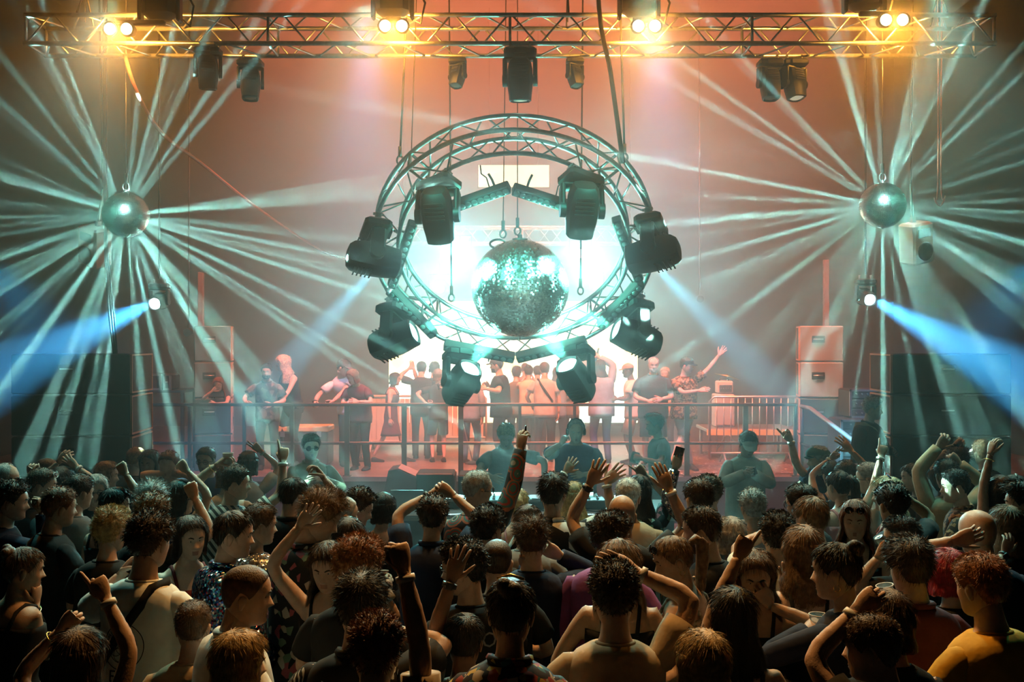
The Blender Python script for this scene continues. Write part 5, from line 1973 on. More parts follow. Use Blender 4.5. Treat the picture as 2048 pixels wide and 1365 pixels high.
def do_extra(fig, e, R):
    s = fig.s
    kind = e[0]
    M = Matrix.Translation(fig.HC) @ fig.HM
    root = fig.root

    def hpt(az, z, off):
        p = skull(az, z)
        n = Vector((p.x, p.y, 0)).normalized() if abs(z) < .1 else Vector((p.x, p.y, p.z)).normalized()
        return p + n * off
    if kind in ('cap', 'cap_back', 'flat_cap'):
        mat_ = CL[e[1]]
        b = MB()
        na = 28
        rows = []
        zl = .042
        lift = .016 if kind != 'flat_cap' else .020
        for i in range(7):
            z = zl + (.1205 - zl) * (1 - (1 - i / 6) ** 1.4)
            for j in range(na):
                az = -180 + 360 * j / na
                p = skull(az, z)
                n = (p - Vector((0, -.01, 0))).normalized()
                p = p + n * lift
                if kind == 'flat_cap':
                    p += Vector((0, .02, 0)) * (z - zl) / .08
                    p.z -= .012 * (z - zl) / .08
                rows.append(M @ (p * s))
        fs_ = [(i * na + j, i * na + (j + 1) % na, (i + 1) * na + (j + 1) % na, (i + 1) * na + j) for i in range(6) for j in range(na)] + [tuple(range(6 * na, 7 * na))]
        b.add(rows, fs_)
        crown = b.build('cap', mat_, root, True)
        b = MB()
        dirn = -1 if kind == 'cap_back' else 1
        up_, lo_ = [], []
        for k, (y, hw_, z) in enumerate(((.070, .070, .050), (.105, .072, .047), (.145, .060, .040), (.168, .030, .036))):
            if kind == 'flat_cap':
                y = .07 + (y - .07) * .6
            for j in range(9):
                t = -1 + j / 4
                x = hw_ * t
                yy = dirn * (y - .030 * t * t * (1 if k == 0 else .6))
                zz = z - .014 * t * t
                up_.append(M @ (Vector((x, yy, zz + .003)) * s)); lo_.append(M @ (Vector((x, yy, zz - .003)) * s))
        vs_ = up_ + lo_
        O = len(up_)
        fs_ = []
        for i in range(3):
            for j in range(8):
                a = i * 9 + j
                fs_ += [(a, a + 9, a + 10, a + 1), (O + a, O + a + 1, O + a + 10, O + a + 9)]
        rim = [(0 * 9 + j) for j in range(9)] + [i * 9 + 8 for i in (1, 2)] + [3 * 9 + j for j in range(8, -1, -1)] + [i * 9 for i in (2, 1)]
        for q in range(len(rim)):
            a, c = rim[q], rim[(q + 1) % len(rim)]
            fs_.append((a, c, O + c, O + a))
        b.add(vs_, fs_)
        b.build('brim', mat_, crown, True)
        if kind != 'flat_cap':
            b = MB(); b.sphere(M @ (Vector((0, -.008, .138)) * s), .007 * s, 8, 6); b.build('button', mat_, crown, True)
    elif kind in ('glasses', 'sunglasses', 'glasses_up', 'white_glasses_up'):
        upz = .082 if kind.endswith('up') else .006
        m_ = M_glass_dark if kind == 'sunglasses' or kind == 'glasses_up' else (CL['white'] if kind == 'white_glasses_up' else M_bandd)
        b = MB()
        for k in (-1, 1):
            az = k * 22
            p = skull(az, upz)
            n = Vector((math.sin(math.radians(az)), math.cos(math.radians(az)), .45 if upz > .05 else 0)).normalized()
            X = Vector((0, 0, 1)).cross(n).normalized(); U = n.cross(X)
            c = p + n * (.022 if upz > .05 else .016)
            ring_ = [M @ ((c + X * .025 * math.cos(q) + U * .020 * math.sin(q)) * s) for q in np.linspace(0, 2 * math.pi, 13)[:-1]]
            b.tube(ring_, .0030 * s, 5, closed=True)
            b.tube([M @ ((c + X * -k * -.026) * s), M @ (hpt(k * 70, upz - .004, .010) * s), M @ (hpt(k * 96, upz - .006, .010) * s)], .0025 * s, 5)
        b.tube([M @ ((skull(-9, upz) + Vector((0, .020, .004))) * s), M @ ((skull(9, upz) + Vector((0, .020, .004))) * s)], .0028 * s, 5)
        gl = b.build('glasses', m_, root, True)
        for k in (-1, 1):
            az = k * 22
            p = skull(az, upz)
            n = Vector((math.sin(math.radians(az)), math.cos(math.radians(az)), .45 if upz > .05 else 0)).normalized()
            if kind in ('sunglasses', 'glasses_up', 'white_glasses_up'):
                b = MB()
                b.lathe([(.023 * s, 0), (.015 * s, .003 * s), (0, .004 * s)], M @ frame((p + n * (.021 if upz > .05 else .015)) * s, n, (0, 0, 1)), 12)
                b.build('lens', M_glass_dark, gl, True)
    elif kind in ('band', 'watch', 'bangle'):
        sd = e[1]
        S, E, W = fig.joint[sd]
        ax = (W - E).normalized()
        c = W - ax * (.028 if kind != 'bangle' else .045) * s
        u = ax.orthogonal().normalized(); v = ax.cross(u)
        m_ = {'band': M_band, 'watch': M_bandd, 'bangle': M_gold}[kind]
        b = MB()
        if kind == 'bangle':
            b.tube([c + (u * math.cos(q) + v * math.sin(q)) * .036 * s for q in np.linspace(0, 2 * math.pi, 17)[:-1]], .0035 * s, 6, closed=True)
        else:
            n = 16
            M2 = Matrix((u, v, ax)).transposed().to_4x4(); M2.translation = c
            r_ = .0325 * s * (.92 if fig.fem else 1)
            hw = .011 * s
            b.lathe([(r_, -hw), (r_ + .003, -hw), (r_ + .003, hw), (r_, hw)], M2, n)
            if kind == 'watch':
                hn = fig.hand[sd][3]
                b.box((0, 0, 0), (.036 * s, .036 * s, .012 * s), frame(c - hn * (r_ + .006), -hn, ax), bev=.004)
        b.build({'band': 'wristband', 'watch': 'watch', 'bangle': 'bangle'}[kind], m_, root, True)
    elif kind == 'hoops':
        for k in (-1, 1):
            b = MB()
            c = skull(k * 92, -.055) + Vector((k * .006, -.01, 0))
            b.tube([M @ ((c + Vector((0, math.cos(q) * .014, math.sin(q) * .014))) * s) for q in np.linspace(0, 2 * math.pi, 11)[:-1]], .0018 * s, 5, closed=True)
            b.build('earring', M_gold, root, True)
    elif kind == 'headphones':
        b = MB()
        b.tube([M @ (p * s) for p in (Vector((-.092, -.005, -.005)), Vector((-.088, -.005, .07)), Vector((-.05, -.005, .13)), Vector((0, -.005, .146)), Vector((.05, -.005, .13)), Vector((.088, -.005, .07)), Vector((.092, -.005, -.005)))], .008 * s, 8)
        hp_ = b.build('headphones', M_bandd, root, True)
        for k in (-1, 1):
            b = MB(); b.lathe([(.036 * s, -.012 * s), (.042 * s, 0), (.034 * s, .016 * s), (0, .018 * s)], M @ Matrix.Translation(Vector((k * .090, -.008, -.012)) * s) @ Matrix.Rotation(k * math.pi / 2, 4, 'Y'), 14)
            b.build('ear_cup', M_bandd, hp_, True)
    elif kind == 'strap':
        sgn = e[1]
        P = []
        for (x, y, z) in ((.10, -.085, 1.435), (.12, .0, 1.452), (.09, .09, 1.40), (.0, .135, 1.28), (-.10, .125, 1.14), (-.165, .04, 1.04), (-.13, -.10, 1.06), (-.02, -.132, 1.22), (.07, -.115, 1.36)):
            P.append(fig.bend(Vector((x * sgn * s * fig.w, y * s * 1.10, z * s + .012))))
        b = MB()
        n = len(P)
        vs_, fs_ = [], []
        for i in range(n):
            t = (P[(i + 1) % n] - P[i - 1]).normalized()
            c0 = Vector((0, 0, P[i].z))
            nn = (P[i] - c0).normalized()
            sd_ = t.cross(nn).normalized()
            for (a, q) in ((-.021, .004), (.021, .004), (.021, .012), (-.021, .012)):
                vs_.append(P[i] + sd_ * a * s + nn * q * s)
        for i in range(n):
            for j in range(4):
                a, b2 = i * 4 + j, i * 4 + (j + 1) % 4
                c, d = ((i + 1) % n) * 4 + (j + 1) % 4, ((i + 1) % n) * 4 + j
                fs_.append((a, b2, c, d))
        b.add(vs_, fs_)
        b.build('bag_strap', CL[e[2]], root, True)
    elif kind == 'beard':
        b = MB()
        azs = list(range(-78, 79, 12))
        zs = (-.118, -.108, -.092, -.075, -.058, -.040)
        rows = []
        for z in zs:
            for a in azs:
                p = facept(a, z, 0)
                n = Vector((p.x, p.y, -.02)).normalized()
                t = .008 if -.112 < z < -.05 else -.003
                if abs(a) < 17 and -.085 < z < -.045:
                    t = -.004
                if abs(a) > 74:
                    t = -.002
                rows.append(M @ ((p + n * t) * s))
        n = len(azs)
        b.add(rows, [(i * n + j, i * n + j + 1, (i + 1) * n + j + 1, (i + 1) * n + j) for i in range(len(zs) - 1) for j in range(n - 1)])
        b.build('beard', HAIR[e[1]], root, True)
    elif kind == 'clip':
        b = MB(); b.tube([M @ (p * s) for p in (Vector((-.05, -.03, .128)), Vector((0, -.02, .143)), Vector((.05, -.03, .128)))], .006 * s, 6)
        b.build('hair_clip', M_gold if len(e) < 2 else CL[e[1]], root, True)


Fig.hair = lambda self, a, b_, c: do_hair(self, a, b_, c)
Fig.face = lambda self, *a: do_face(self, *a)
Fig.extra = lambda self, e, R: do_extra(self, e, R)


# things held in hands are things of their own
def held(fig, sd, kind, label, lift=0.0):
    W, d, u, n = fig.hand[sd]
    s = fig.s
    R3 = fig.RM.to_3x3()
    c = fig.RM @ (W + d * .075 * s + n * .036 * s)
    dw, uw, nw = (R3 @ d).normalized(), (R3 @ u).normalized(), (R3 @ n).normalized()
    if kind in ('cup', 'clear_cup', 'can', 'bottle'):
        upv = Vector((0, 0, 1))
        if abs(uw.dot(upv)) > .3:
            upv = (uw * math.copysign(1, uw.z) + Vector((0, 0, .6))).normalized()
        Mx = frame(c, upv, dw if abs(dw.dot(upv)) < .9 else uw)
        t = empty(dict(cup='paper_cup', clear_cup='plastic_cup', can='drink_can', bottle='bottle')[kind], M=Mx)
        tag(t, label, 'bottle' if kind == 'bottle' else 'can' if kind == 'can' else 'cup')
        b = MB()
        if kind == 'can':
            b.lathe([(.024, -.062), (.032, -.055), (.033, .045), (.026, .058), (.025, .060), (0, .057)], None, 16); b.build('body', M_can, t, 40)
            b = MB(); b.box((0, .008, .060), (.014, .022, .002)); b.build('tab', M_steel, t)
        elif kind == 'bottle':
            b.lathe([(.034, -.10), (.036, -.09), (.036, .03), (.016, .085), (.014, .12), (0, .121)], None, 16); b.build('body', newmat('bottle_blue', (.05, .3, .5), .1), t, 40)
            b = MB(); b.lathe([(.016, .118), (.016, .138), (0, .139)], None, 10); b.build('stopper', M_steel, t)
        else:
            m_ = M_cup if kind == 'clear_cup' else M_cupw
            b.lathe([(0, -.060), (.028, -.060), (.040, .065), (.042, .068), (.039, .068), (.027, -.056), (0, -.056)], None, 18); b.build('body', m_, t, 40)
            b = MB(); b.tube([Vector((math.cos(q) * .0405, math.sin(q) * .0405, .067)) for q in np.linspace(0, 2 * math.pi, 19)[:-1]], .0025, 6, closed=True); b.build('rim', M_cupw, t, True)
            if kind == 'clear_cup':
                b = MB(); b.lathe([(0, -.055), (.0275, -.055), (.034, .018), (0, .018)], None, 16); b.build('drink', newmat('beer', (.35, .20, .06), .15), t)
    elif kind in ('phone', 'camera', 'stick'):
        if kind == 'stick':
            Mx = frame(c, (dw * .8 + Vector((0, 0, .8))).normalized(), uw)
            t = empty('vape_stick', M=Mx); tag(t, label, 'stick')
            b = MB(); b.lathe([(.007, -.06), (.008, .05), (.005, .085), (0, .086)], None, 8); b.build('body', M_phone, t, 40)
            b = MB(); b.lathe([(.0085, -.062), (.0085, -.045)], None, 8); b.build('end_cap', M_steel, t)
        else:
            Mx = frame(c + dw * .02, nw, dw)
            t = empty('mobile_phone' if kind == 'phone' else 'camera', M=Mx); tag(t, label, 'phone' if kind == 'phone' else 'camera')
            if kind == 'phone':
                b = MB(); b.box((0, 0, -.012), (.148, .072, .009), bev=.004); b.build('case', M_phone, t)
                b = MB(); b.box((0, 0, -.0068), (.138, .064, .002)); b.build('screen', M_phsc, t)
                b = MB(); b.box((.052, .018, -.018), (.03, .026, .004), bev=.002); b.build('camera_bump', M_glass_dark, t)
            else:
                b = MB(); b.box((0, 0, .0), (.10, .14, .07), bev=.012); b.build('body', M_phone, t)
                b = MB(); b.lathe([(.032, 0), (.036, .03), (.036, .10), (.030, .10), (0, .09)], Matrix.Translation((0, 0, .03)), 16); b.build('lens', M_glass_dark, t, 40)
    return t


def bake_people():
    jobs = []
    for (o, vox, ex, kind) in PENDING:
        m = o.modifiers.new('fuse', 'REMESH')
        m.mode = 'VOXEL'; m.voxel_size = vox; m.use_smooth_shade = True
        m2 = o.modifiers.new('relax', 'SMOOTH')
        m2.factor = .5; m2.iterations = 4 if kind else 5
        if kind == 0:
            pass
    dg = bpy.context.evaluated_depsgraph_get()
    for (o, vox, ex, kind) in PENDING:
        ev = o.evaluated_get(dg)
        me = ev.to_mesh()
        nv, nl, npo = len(me.vertices), len(me.loops), len(me.polygons)
        co = np.empty(nv * 3, np.float32); me.vertices.foreach_get('co', co)
        li = np.empty(nl, np.int32); me.loops.foreach_get('vertex_index', li)
        ls = np.empty(npo, np.int32); me.polygons.foreach_get('loop_start', ls)
        lt = np.empty(npo, np.int32); me.polygons.foreach_get('loop_total', lt)
        ev.to_mesh_clear()
        mi = np.zeros(npo, np.int32)
        if ex is not None:
            ev_ = np.array(ex.v, np.float32).reshape(-1)
            flat = np.fromiter((i for f_ in ex.f for i in f_), np.int32) + nv
            tot = np.array([len(f_) for f_ in ex.f], np.int32)
            st = np.concatenate([[0], np.cumsum(tot)[:-1]]).astype(np.int32) + nl
            co = np.concatenate([co, ev_]); li = np.concatenate([li, flat]); ls = np.concatenate([ls, st]); lt = np.concatenate([lt, tot]); mi = np.concatenate([mi, np.array(ex.m, np.int32)])
        jobs.append((o, co, li, ls, lt, mi))
    for (o, co, li, ls, lt, mi) in jobs:
        old = o.data
        me = bpy.data.meshes.new(old.name)
        me.vertices.add(len(co) // 3); me.vertices.foreach_set('co', co)
        me.loops.add(len(li)); me.loops.foreach_set('vertex_index', li)
        me.polygons.add(len(ls)); me.polygons.foreach_set('loop_start', ls)
        try:
            me.polygons.foreach_set('loop_total', lt)
        except Exception:
            pass
        for m in old.materials:
            me.materials.append(m)
        me.polygons.foreach_set('material_index', mi)
        me.update(calc_edges=True)
        me.validate()
        me.shade_smooth()
        o.modifiers.clear()
        o.data = me
        bpy.data.meshes.remove(old)
    PENDING.clear()
# ================================================================ people on and before the stage
def P(label, hp, h=1.74, f=0, **k):
    held_ = k.pop('hold', ())
    fg = make_person(label, hp=hp, h=h, f=f, **k)
    for q in held_:
        held(fg, *q)
    return fg


def on_stage(label, hp, Y, f=0, h=None, **k):
    # standing on the stage: the height follows from where the head is
    lean = k.get('lean', 4)
    if h is None:
        z = CZ - (hp[1] - CY) / F * Y
        c = math.cos(math.radians(lean))
        h = (z - SZ) / ((.95 + .595 * c + .082) / 1.74)
        h = max(1.5, min(1.98, h))
    k.setdefault('lod', 1)
    held_ = k.pop('hold', ())
    fg = make_person(label, hp=hp, Y=Y, z0=SZ, h=h, f=f, **k)
    for q in held_:
        held(fg, *q)
    return fg


BACK = (0, 1, 0)      # palm turned to the stage
FRONT = (0, -1, 0)    # palm turned to the hall
on_stage('woman in a black top leaning on the left railing, hand over her forehead', (437, 768), 15.75, 178, fem=1, skin='light', hair='long', hc='auburn', hl=.16, top='tank', tm='black', bm='black', lean=28, pitch=18, arms=dict(R=(425, 782, -.28, (-1, 0, -.8)), L=(432, 808, -.42)), hands=dict(R=('flat', (0, -.6, -.2), (.8, 0, .5)), L='relaxed'))
on_stage('smiling bearded man in a camouflage shirt at the railing beside the blonde woman', (533, 744), 15.75, 172, hair='short', hc='dark', top='shirt', tm='camouflage', extra=[('beard', 'dark')], lean=12, arms=dict(R=(492, 806, -.32), L='belly'), hands=dict(R='grip'))
on_stage('blonde woman at the railing looking left, arm straight down on the rail', (567, 727), 16.3, 220, hf=262, fem=1, skin='fair', hair='wavy', hc='paleblond', top='tank', tm='navy', bm='black', lean=14, arms=dict(L=(560, 806, -.42), R='hip'), hands=dict(L='grip'))
on_stage('man in a printed white t-shirt bending over the railing toward his neighbour', (687, 747), 16.05, 160, hf=110, h=1.84, hair='short', hc='dark', top='tee', tm='white', bm='navy', lean=26, side=-18, pitch=18, arms=dict(R=(630, 806, -.36), L=(664, 806, -.36)), hands=dict(R='grip', L='grip'), extra=[('cap', 'maroon'), ('watch', 'R')])
on_stage('man in a dark t-shirt with pale print leaning on folded arms at the railing', (706, 753), 15.6, 195, hf=225, hair='bob', hc='auburn', hl=.03, top='tee', tm='maroon', bm='black', lean=20, pitch=22, arms=dict(R=(700, 806, -.30), L=(716, 804, -.30)), hands=dict(R='flat', L='flat'), extra=[('band', 'R')])
on_stage('woman in a short strappy dress dancing before the screen edge', (790, 774), 16.9, 95, fem=1, hair='bob', hc='black', top='dress', tm='maroon', bottom='dress', legs=dict(L=(-.05, .30), R=(.08, -.32)), sm='black', arms=dict(L='belly', R='down'), lod=1)
on_stage('person seen from behind clasping both hands up before the screen', (843, 738), 17.4, 0, hair='short', hc='dark', top='tee', tm='charcoal', arms=dict(L=(818, 738, .10, (-1, 0, -.4)), R=(826, 734, .12, (.3, 0, -1))), hands=dict(L='grip', R='grip'))
on_stage('person with headphones round dark hair behind the one with a cup', (869, 740), 17.9, 10, hair='messy', hc='dark', top='tee', tm='navy', extra=[('headphones',)])
on_stage('person with a plastic cup seen from behind, left of the hanging lamp', (876, 752), 16.9, 350, hair='bob', hc='lightbrown', top='tee', tm='charcoal', fem=1, bottom='shorts', bm='denim', arms=dict(L=(851, 806, -.12), R='belly'), hands=dict(L='grip'), hold=[('L', 'clear_cup', 'plastic cup held low at the stage railing left of the hanging lamp')])
on_stage('person in a pale blue jacket half hidden by the hanging lamp', (943, 752), 16.8, 20, hair='short', hc='dark', top='jacket', tm='ltblue', bm='denim')
on_stage('tall man in a peaked cap facing left before the bright screen', (993, 731), 16.2, 278, hair='short', hc='dark', top='tee', tm='black', w=1.2, extra=[('cap', 'charcoal'), ('beard', 'dark')], arms=dict(L=(972, 778, -.1), R=(978, 772, .1)))
on_stage('short haired person in the back row right of the peaked cap', (1033, 748), 17.8, 5, hair='messy', hc='dark', top='tee', tm='olive')
on_stage('round headed person at the very back behind the phone holder', (1050, 738), 19.0, 0, hair='buzz', hc='brown', top='tee', tm='grey')
on_stage('person raising a phone sideways in front of the screen', (1057, 744), 17.5, 0, fem=1, hair='bun', hc='dark', top='tee', tm='cream', arms=dict(L=(1052, 752, .30, (-.6, 0, -1)), R=(1064, 752, .30, (.6, 0, -1))), hands=dict(L=('grip', (1, 0, 0)), R=('grip', (-1, 0, 0))), hold=[('R', 'phone', 'phone held sideways toward the bright screen')])
on_stage('person at the back left of the one with a shoulder strap', (1075, 745), 18.4, 0, hair='short', hc='dark', top='tee', tm='grey')
on_stage('person with a dark shoulder strap across a pale t-shirt seen from behind', (1089, 740), 16.9, 0, hair='short', hc='brown', top='tee', tm='ltgrey', extra=[('strap', -1, 'black')])
on_stage('long haired person in the back row left of the right hanging lamp', (1115, 748), 17.4, 10, fem=1, hair='long', hc='brown', top='tee', tm='ltblue')
on_stage('person behind the right hanging lamp with light hair', (1140, 752), 17.9, 0, fem=1, hair='long', hc='blond', top='tee', tm='grey')
on_stage('person lifting a blue bottle with both arms on the stage', (1200, 735), 16.8, 345, hair='long', hc='dark', hl=.12, top='hoodie', tm='ltblue', bm='blue', w=1.1, arms=dict(L=(1184, 716, .10, (-1, 0, .2)), R=(1200, 716, .10, (1, 0, .2))), hands=dict(L='grip', R='grip'), hold=[('R', 'bottle', 'blue bottle held high against the bright screen')])
on_stage('capped man in a pale shirt facing left at the screen edge', (1256, 742), 16.6, 275, skin='dark', hair='buzz', hc='black', top='tee', tm='cream', bm='khaki', bottom='shorts', extra=[('cap', 'khaki')])
on_stage('big bald man in a dark polo shirt standing behind the railing', (1307, 730), 15.75, 182, skin='light', hair='ring', hc='grey', top='shirt', tm='charcoal', bottom='shorts', bm='charcoal', w=1.22, arms=dict(L='belly', R='belly'), extra=[('beard', 'grey')])
on_stage('light haired person half hidden behind the big bald man', (1330, 748), 17.6, 200, hair='short', hc='blond', top='tee', tm='cream')
on_stage('man in a dark cap and grey shorts raising his arm to the side', (1374, 732), 15.75, 165, hf=120, hair='short', hc='dark', top='tee', tm='leopard', bottom='shorts', bm='grey', sm='charcoal', extra=[('cap', 'black')], w=1.1, legs=dict(L=(.24, .06), R=(-.14, .0)), arms=dict(L=(1440, 709, -.05, (.2, 0, -1)), R=(1398, 782, -.30)), hands=dict(L=('open', (-.3, -1, 0), (.5, 0, .6)), R='flat'))
P('photographer in a black t-shirt facing left in front of the stage', (1309, 852), 1.80, 265, Y=12.6, hair='quiff', hc='dark', top='tee', tm='black', arms=dict(L=(1283, 918, -.1), R=(1292, 925, .05)), hands=dict(L='grip', R='grip'), lod=1, hold=[('L', 'camera', 'black camera with a lens held by the photographer')])
P('crew member in a white cap and pale jacket looking down at a phone', (1496, 888), 1.80, 178, Y=10.5, hair='short', hc='dark', top='jacket', tm='cream', bm='denim', pitch=30, arms=dict(L=(1508, 948, -.34), R=(1490, 948, -.34)), hands=dict(L=('grip', (-1, -.2, .3), (-.2, -1, .2)), R=('grip', (1, -.2, .3), (.2, -1, .2))), extra=[('cap', 'white')], lod=1, hold=[('R', 'phone', 'phone in the hands of the crew member in the white cap')])
P('security man with curly grey hair and dark jacket looking right', (1746, 826), 1.86, 130, Y=12.2, z0=.18, hair='curly', hc='grey', top='jacket', tm='black', w=1.2, hf=110, arms=dict(L='belly', R='down'), extra=[('strap', 1, 'khaki')], lod=1)
P('man with sunglasses in a pale grey jacket standing before the stage', (622, 895), 1.78, 172, Y=10.2, hf=160, hair='short', hc='dark', top='jacket', tm='khaki', extra=[('sunglasses',)], arms=dict(L=(645, 962, -.32), R=(628, 965, -.32)), lod=1)
# the DJs
P('DJ in a pale open shirt over black bending over the decks', (1012, 876), 1.82, 178, Y=11.35, hair='curly', hc='blond', top='shirt', tm='ltgrey', lean=14, pitch=30, arms=dict(R=(985, 955, -.42, (-1, 0, -.3)), L=(1088, 960, -.30, (1, 0, .2))), hands=dict(R='flat', L='flat'), lod=1)
P('DJ in a blue t-shirt with headphones, one hand at his ear', (1152, 866), 1.86, 182, Y=11.4, hair='receding', hc='grey', top='tee', tm='blue', w=1.22, lean=8, pitch=20, extra=[('headphones',)], arms=dict(R=(1122, 888, -.1, (-1, 0, -1)), L=(1165, 950, -.36)), hands=dict(R=('grip', (.6, .6, 0), (.5, .3, 1)), L='flat'), lod=1)
# ================================================================ the crowd, from the stage back to the camera
CROWD = []


def P(label, hp, h=1.74, f=0, **k):
    CROWD.append((label, hp, h, f, k))


# far left
P('balding man at the left edge of the picture looking right', (10, 960), 1.76, 60, hf=75, hair='ring', hc='grey', top='tee', tm='black')
P('curly dark haired man at the left edge with his sleeved fist up', (24, 1005), 1.78, 60, hf=75, hair='curly', hc='dark', top='long', tm='navy', arms=dict(R=(85, 1026, .0, (.4, 0, -1))), hands=dict(R=('fist', (-1, .2, 0))))
P('bearded man with white framed sunglasses pushed up on his hair', (84, 972), 1.76, 55, hf=75, hair='crop', hc='brown', top='tee', tm='charcoal', extra=[('white_glasses_up',), ('beard', 'brown')], arms=dict(L=(63, 950, .05)), hands=dict(L='point'))
P('bald man behind the one with white framed sunglasses', (93, 946), 1.80, 60, hf=70, skin='tan', hair='buzz', hc='dark', top='tee', tm='black')
P('person with both bare arms straight up at the dark left side', (124, 966), 1.72, 10, fem=1, hair='bob', hc='black', top='tank', tm='cream', arms=dict(L=(118, 924, .15), R=(153, 934, .1)), hands=dict(L='claw', R='open'), extra=[('band', 'R')])
P('man in a grey t-shirt with short dark hair seen from behind on the left', (158, 987), 1.78, 15, hf=35, hair='short', hc='dark', top='tee', tm='grey')
P('grey haired woman with glasses facing the hall, half hidden on the left', (192, 982), 1.66, 160, fem=1, hair='bob', hc='grey', top='tee', tm='black', extra=[('glasses',)], lod=1)
P('woman with light brown hair looking right, far left of the raised fist', (213, 952), 1.68, 80, fem=1, hair='long', hc='lightbrown', top='tank', tm='ltgrey', lod=1)
P('woman with long black hair and a raised fist looking right', (230, 1013), 1.72, 20, hf=75, fem=1, hair='long', hc='black', top='tank', tm='black', arms=dict(R=(251, 948, .12, (1, 0, -.2))), hands=dict(R=('fist', BACK)))
P('woman in a floral top facing the hall in dim blue light', (299, 928), 1.70, 185, fem=1, hair='long', hc='black', top='tee', tm='floral_dark', lod=1)
P('ginger balding head against the dark stage on the left', (272, 920), 1.72, 20, hair='receding', hc='ginger', top='tee', tm='black')
P('red haired person clapping with raised fists on the left', (338, 932), 1.70, 185, hair='short', hc='auburn', top='tee', tm='navy', arms=dict(L=(352, 946, -.1), R=(342, 948, -.1)), hands=dict(L='fist', R='fist'))
P('man with tousled grey hair seen from behind, left of the long haired woman', (302, 1006), 1.76, 5, hair='messy', hc='grey', top='tee', tm='navy')
P('woman with long dark straight hair and raised fist looking right', (361, 997), 1.72, 20, hf=70, fem=1, hair='long', hc='dark', top='tank', tm='teal', extra=[('glasses',)], arms=dict(R=(374, 942, .1, (1, 0, -.5))), hands=dict(R='fist'))
P('man with glasses facing the hall in blue light by the railing', (412, 922), 1.74, 185, hair='crop', hc='dark', top='tee', tm='blue', extra=[('glasses',)], lod=1)
P('straight haired person behind the raised paper cup', (456, 952), 1.72, 0, fem=1, hair='bob', hc='lightbrown', top='tee', tm='cream', lod=1)
P('man in a striped pale shirt lifting a paper cup, other arm pointing up', (472, 968), 1.80, 20, hf=75, hair='short', hc='dark', top='tee', tm='zebra_stripe', arms=dict(L=(434, 930, .12, (-1, 0, -.6)), R=(566, 922, .20, (.6, 0, -1))), hands=dict(L=('grip', (1, .2, 0)), R=('point', (-.5, 1, 0))), extra=[('bangle', 'L'), ('band', 'R')], hold=[('L', 'cup', 'paper cup raised over the crowd on the left')])
P('dark haired woman raising two fingers in front of the railing', (496, 930), 1.70, 0, fem=1, hair='bob', hc='black', top='tee', tm='ltgrey', arms=dict(R=(521, 902, .1, (.5, 0, -1))), hands=dict(R=('two', BACK)), extra=[('band', 'R')])
P('man with sleek dark hair and glasses raising his fist before the barrier', (586, 993), 1.76, 10, hf=30, hair='slick', hc='dark', top='shirt', tm='black', extra=[('glasses',)], arms=dict(R=(648, 957, .05, (1, 0, -.4))), hands=dict(R=('grip', (-1, -.3, 0))))
P('man with tousled light brown hair and dark patterned shirt looking down', (640, 1036), 1.82, 40, hf=70, hair='messy', hc='lightbrown', top='shirt', tm='floral_dark', pitch=28)
P('woman facing the hall with dark parted hair and her bare arm up', (656, 1135), 1.66, 188, fem=1, skin='light', hair='long', hc='dark', top='tank', tm='black', pitch=16, arms=dict(R=(599, 1054, -.02, (-.3, 0, -1))), hands=dict(R=('open', FRONT)))
P('grey bald man looking right beside the tousled haired man', (685, 1031), 1.74, 45, hf=60, hair='buzz', hc='grey', top='tee', tm='pink')
P('man with dark curls looking down right in front of the stage', (716, 1018), 1.76, 60, hf=85, hair='curly', hc='dark', top='tee', tm='black', pitch=20)
P('woman with a sleek black bob and bare back with thin straps', (767, 1020), 1.70, 8, fem=1, skin='light', hair='bob', hc='black', hl=.12, top='tank', tm='black')
P('person with smooth dark hair and pale top between two taller men', (697, 1078), 1.66, 5, fem=1, hair='bob', hc='black', top='tee', tm='ltgrey')
P('man with greying curls in a navy shirt, watch arm raised across', (866, 1036), 1.78, 5, hair='curly', hc='dark', top='shirt', tm='navy', arms=dict(L=(862, 990, .22, (-1, 0, .1)), R=(905, 990, .22, (1, 0, -.4))), hands=dict(L=('grip', (0, 1, -.3), (1, 0, .3)), R=('grip', (0, 1, 0), (-.8, 0, .4))), extra=[('watch', 'L')])
P('grey haired man with glasses in a colourful ring printed shirt, arm high', (955, 980), 1.90, 20, hf=60, Y=7.0, hair='receding', hc='grey', top='long', tm='ring_print', extra=[('glasses',)], arms=dict(R=(1044, 889, .15, (.8, 0, -1))), hands=dict(R=('grip', (.6, .8, 0), (.1, 0, 1))), hold=[('R', 'stick', 'dark slim stick held up in front of the DJs')])
P('man with thick dark curls seen from behind the raised open hand', (975, 1060), 1.76, 25, hair='curly', hc='black', top='tee', tm='black')
P('woman with a streaked blond ponytail facing the decks', (1035, 1010), 1.68, 0, fem=1, hair='pony', hc='blond', top='tank', tm='pink')
P('man with short dark hair in a black and white shape printed shirt, arm out', (1106, 992), 1.80, 0, hf=15, hair='quiff', hc='black', top='shirt', tm='black_white_shapes', extra=[('glasses',), ('band', 'R')], arms=dict(R=(1212, 965, .15, (.6, 0, -1))), hands=dict(R=('open', (.2, 1, -.3), (1, 0, .4))))
P('woman with straight blond hair raising an open hand before the DJs', (1146, 998), 1.68, 0, fem=1, hair='long', hc='blond', top='tank', tm='burgundy', arms=dict(L=(1131, 944, .25, (-1, 0, -.4))), hands=dict(L=('open', BACK)), extra=[('band', 'L')])
P('bald man in a black t-shirt with both arms raised wide', (1244, 1032), 1.80, 0, hair='none', skin='tan', top='tee', tm='black', arms=dict(L=(1180, 968, .15, (-.4, 0, -1)), R=(1338, 978, .10, (.6, 0, -1))), hands=dict(L=('open', BACK), R=('flat', BACK)), extra=[('watch', 'L'), ('band', 'R')])
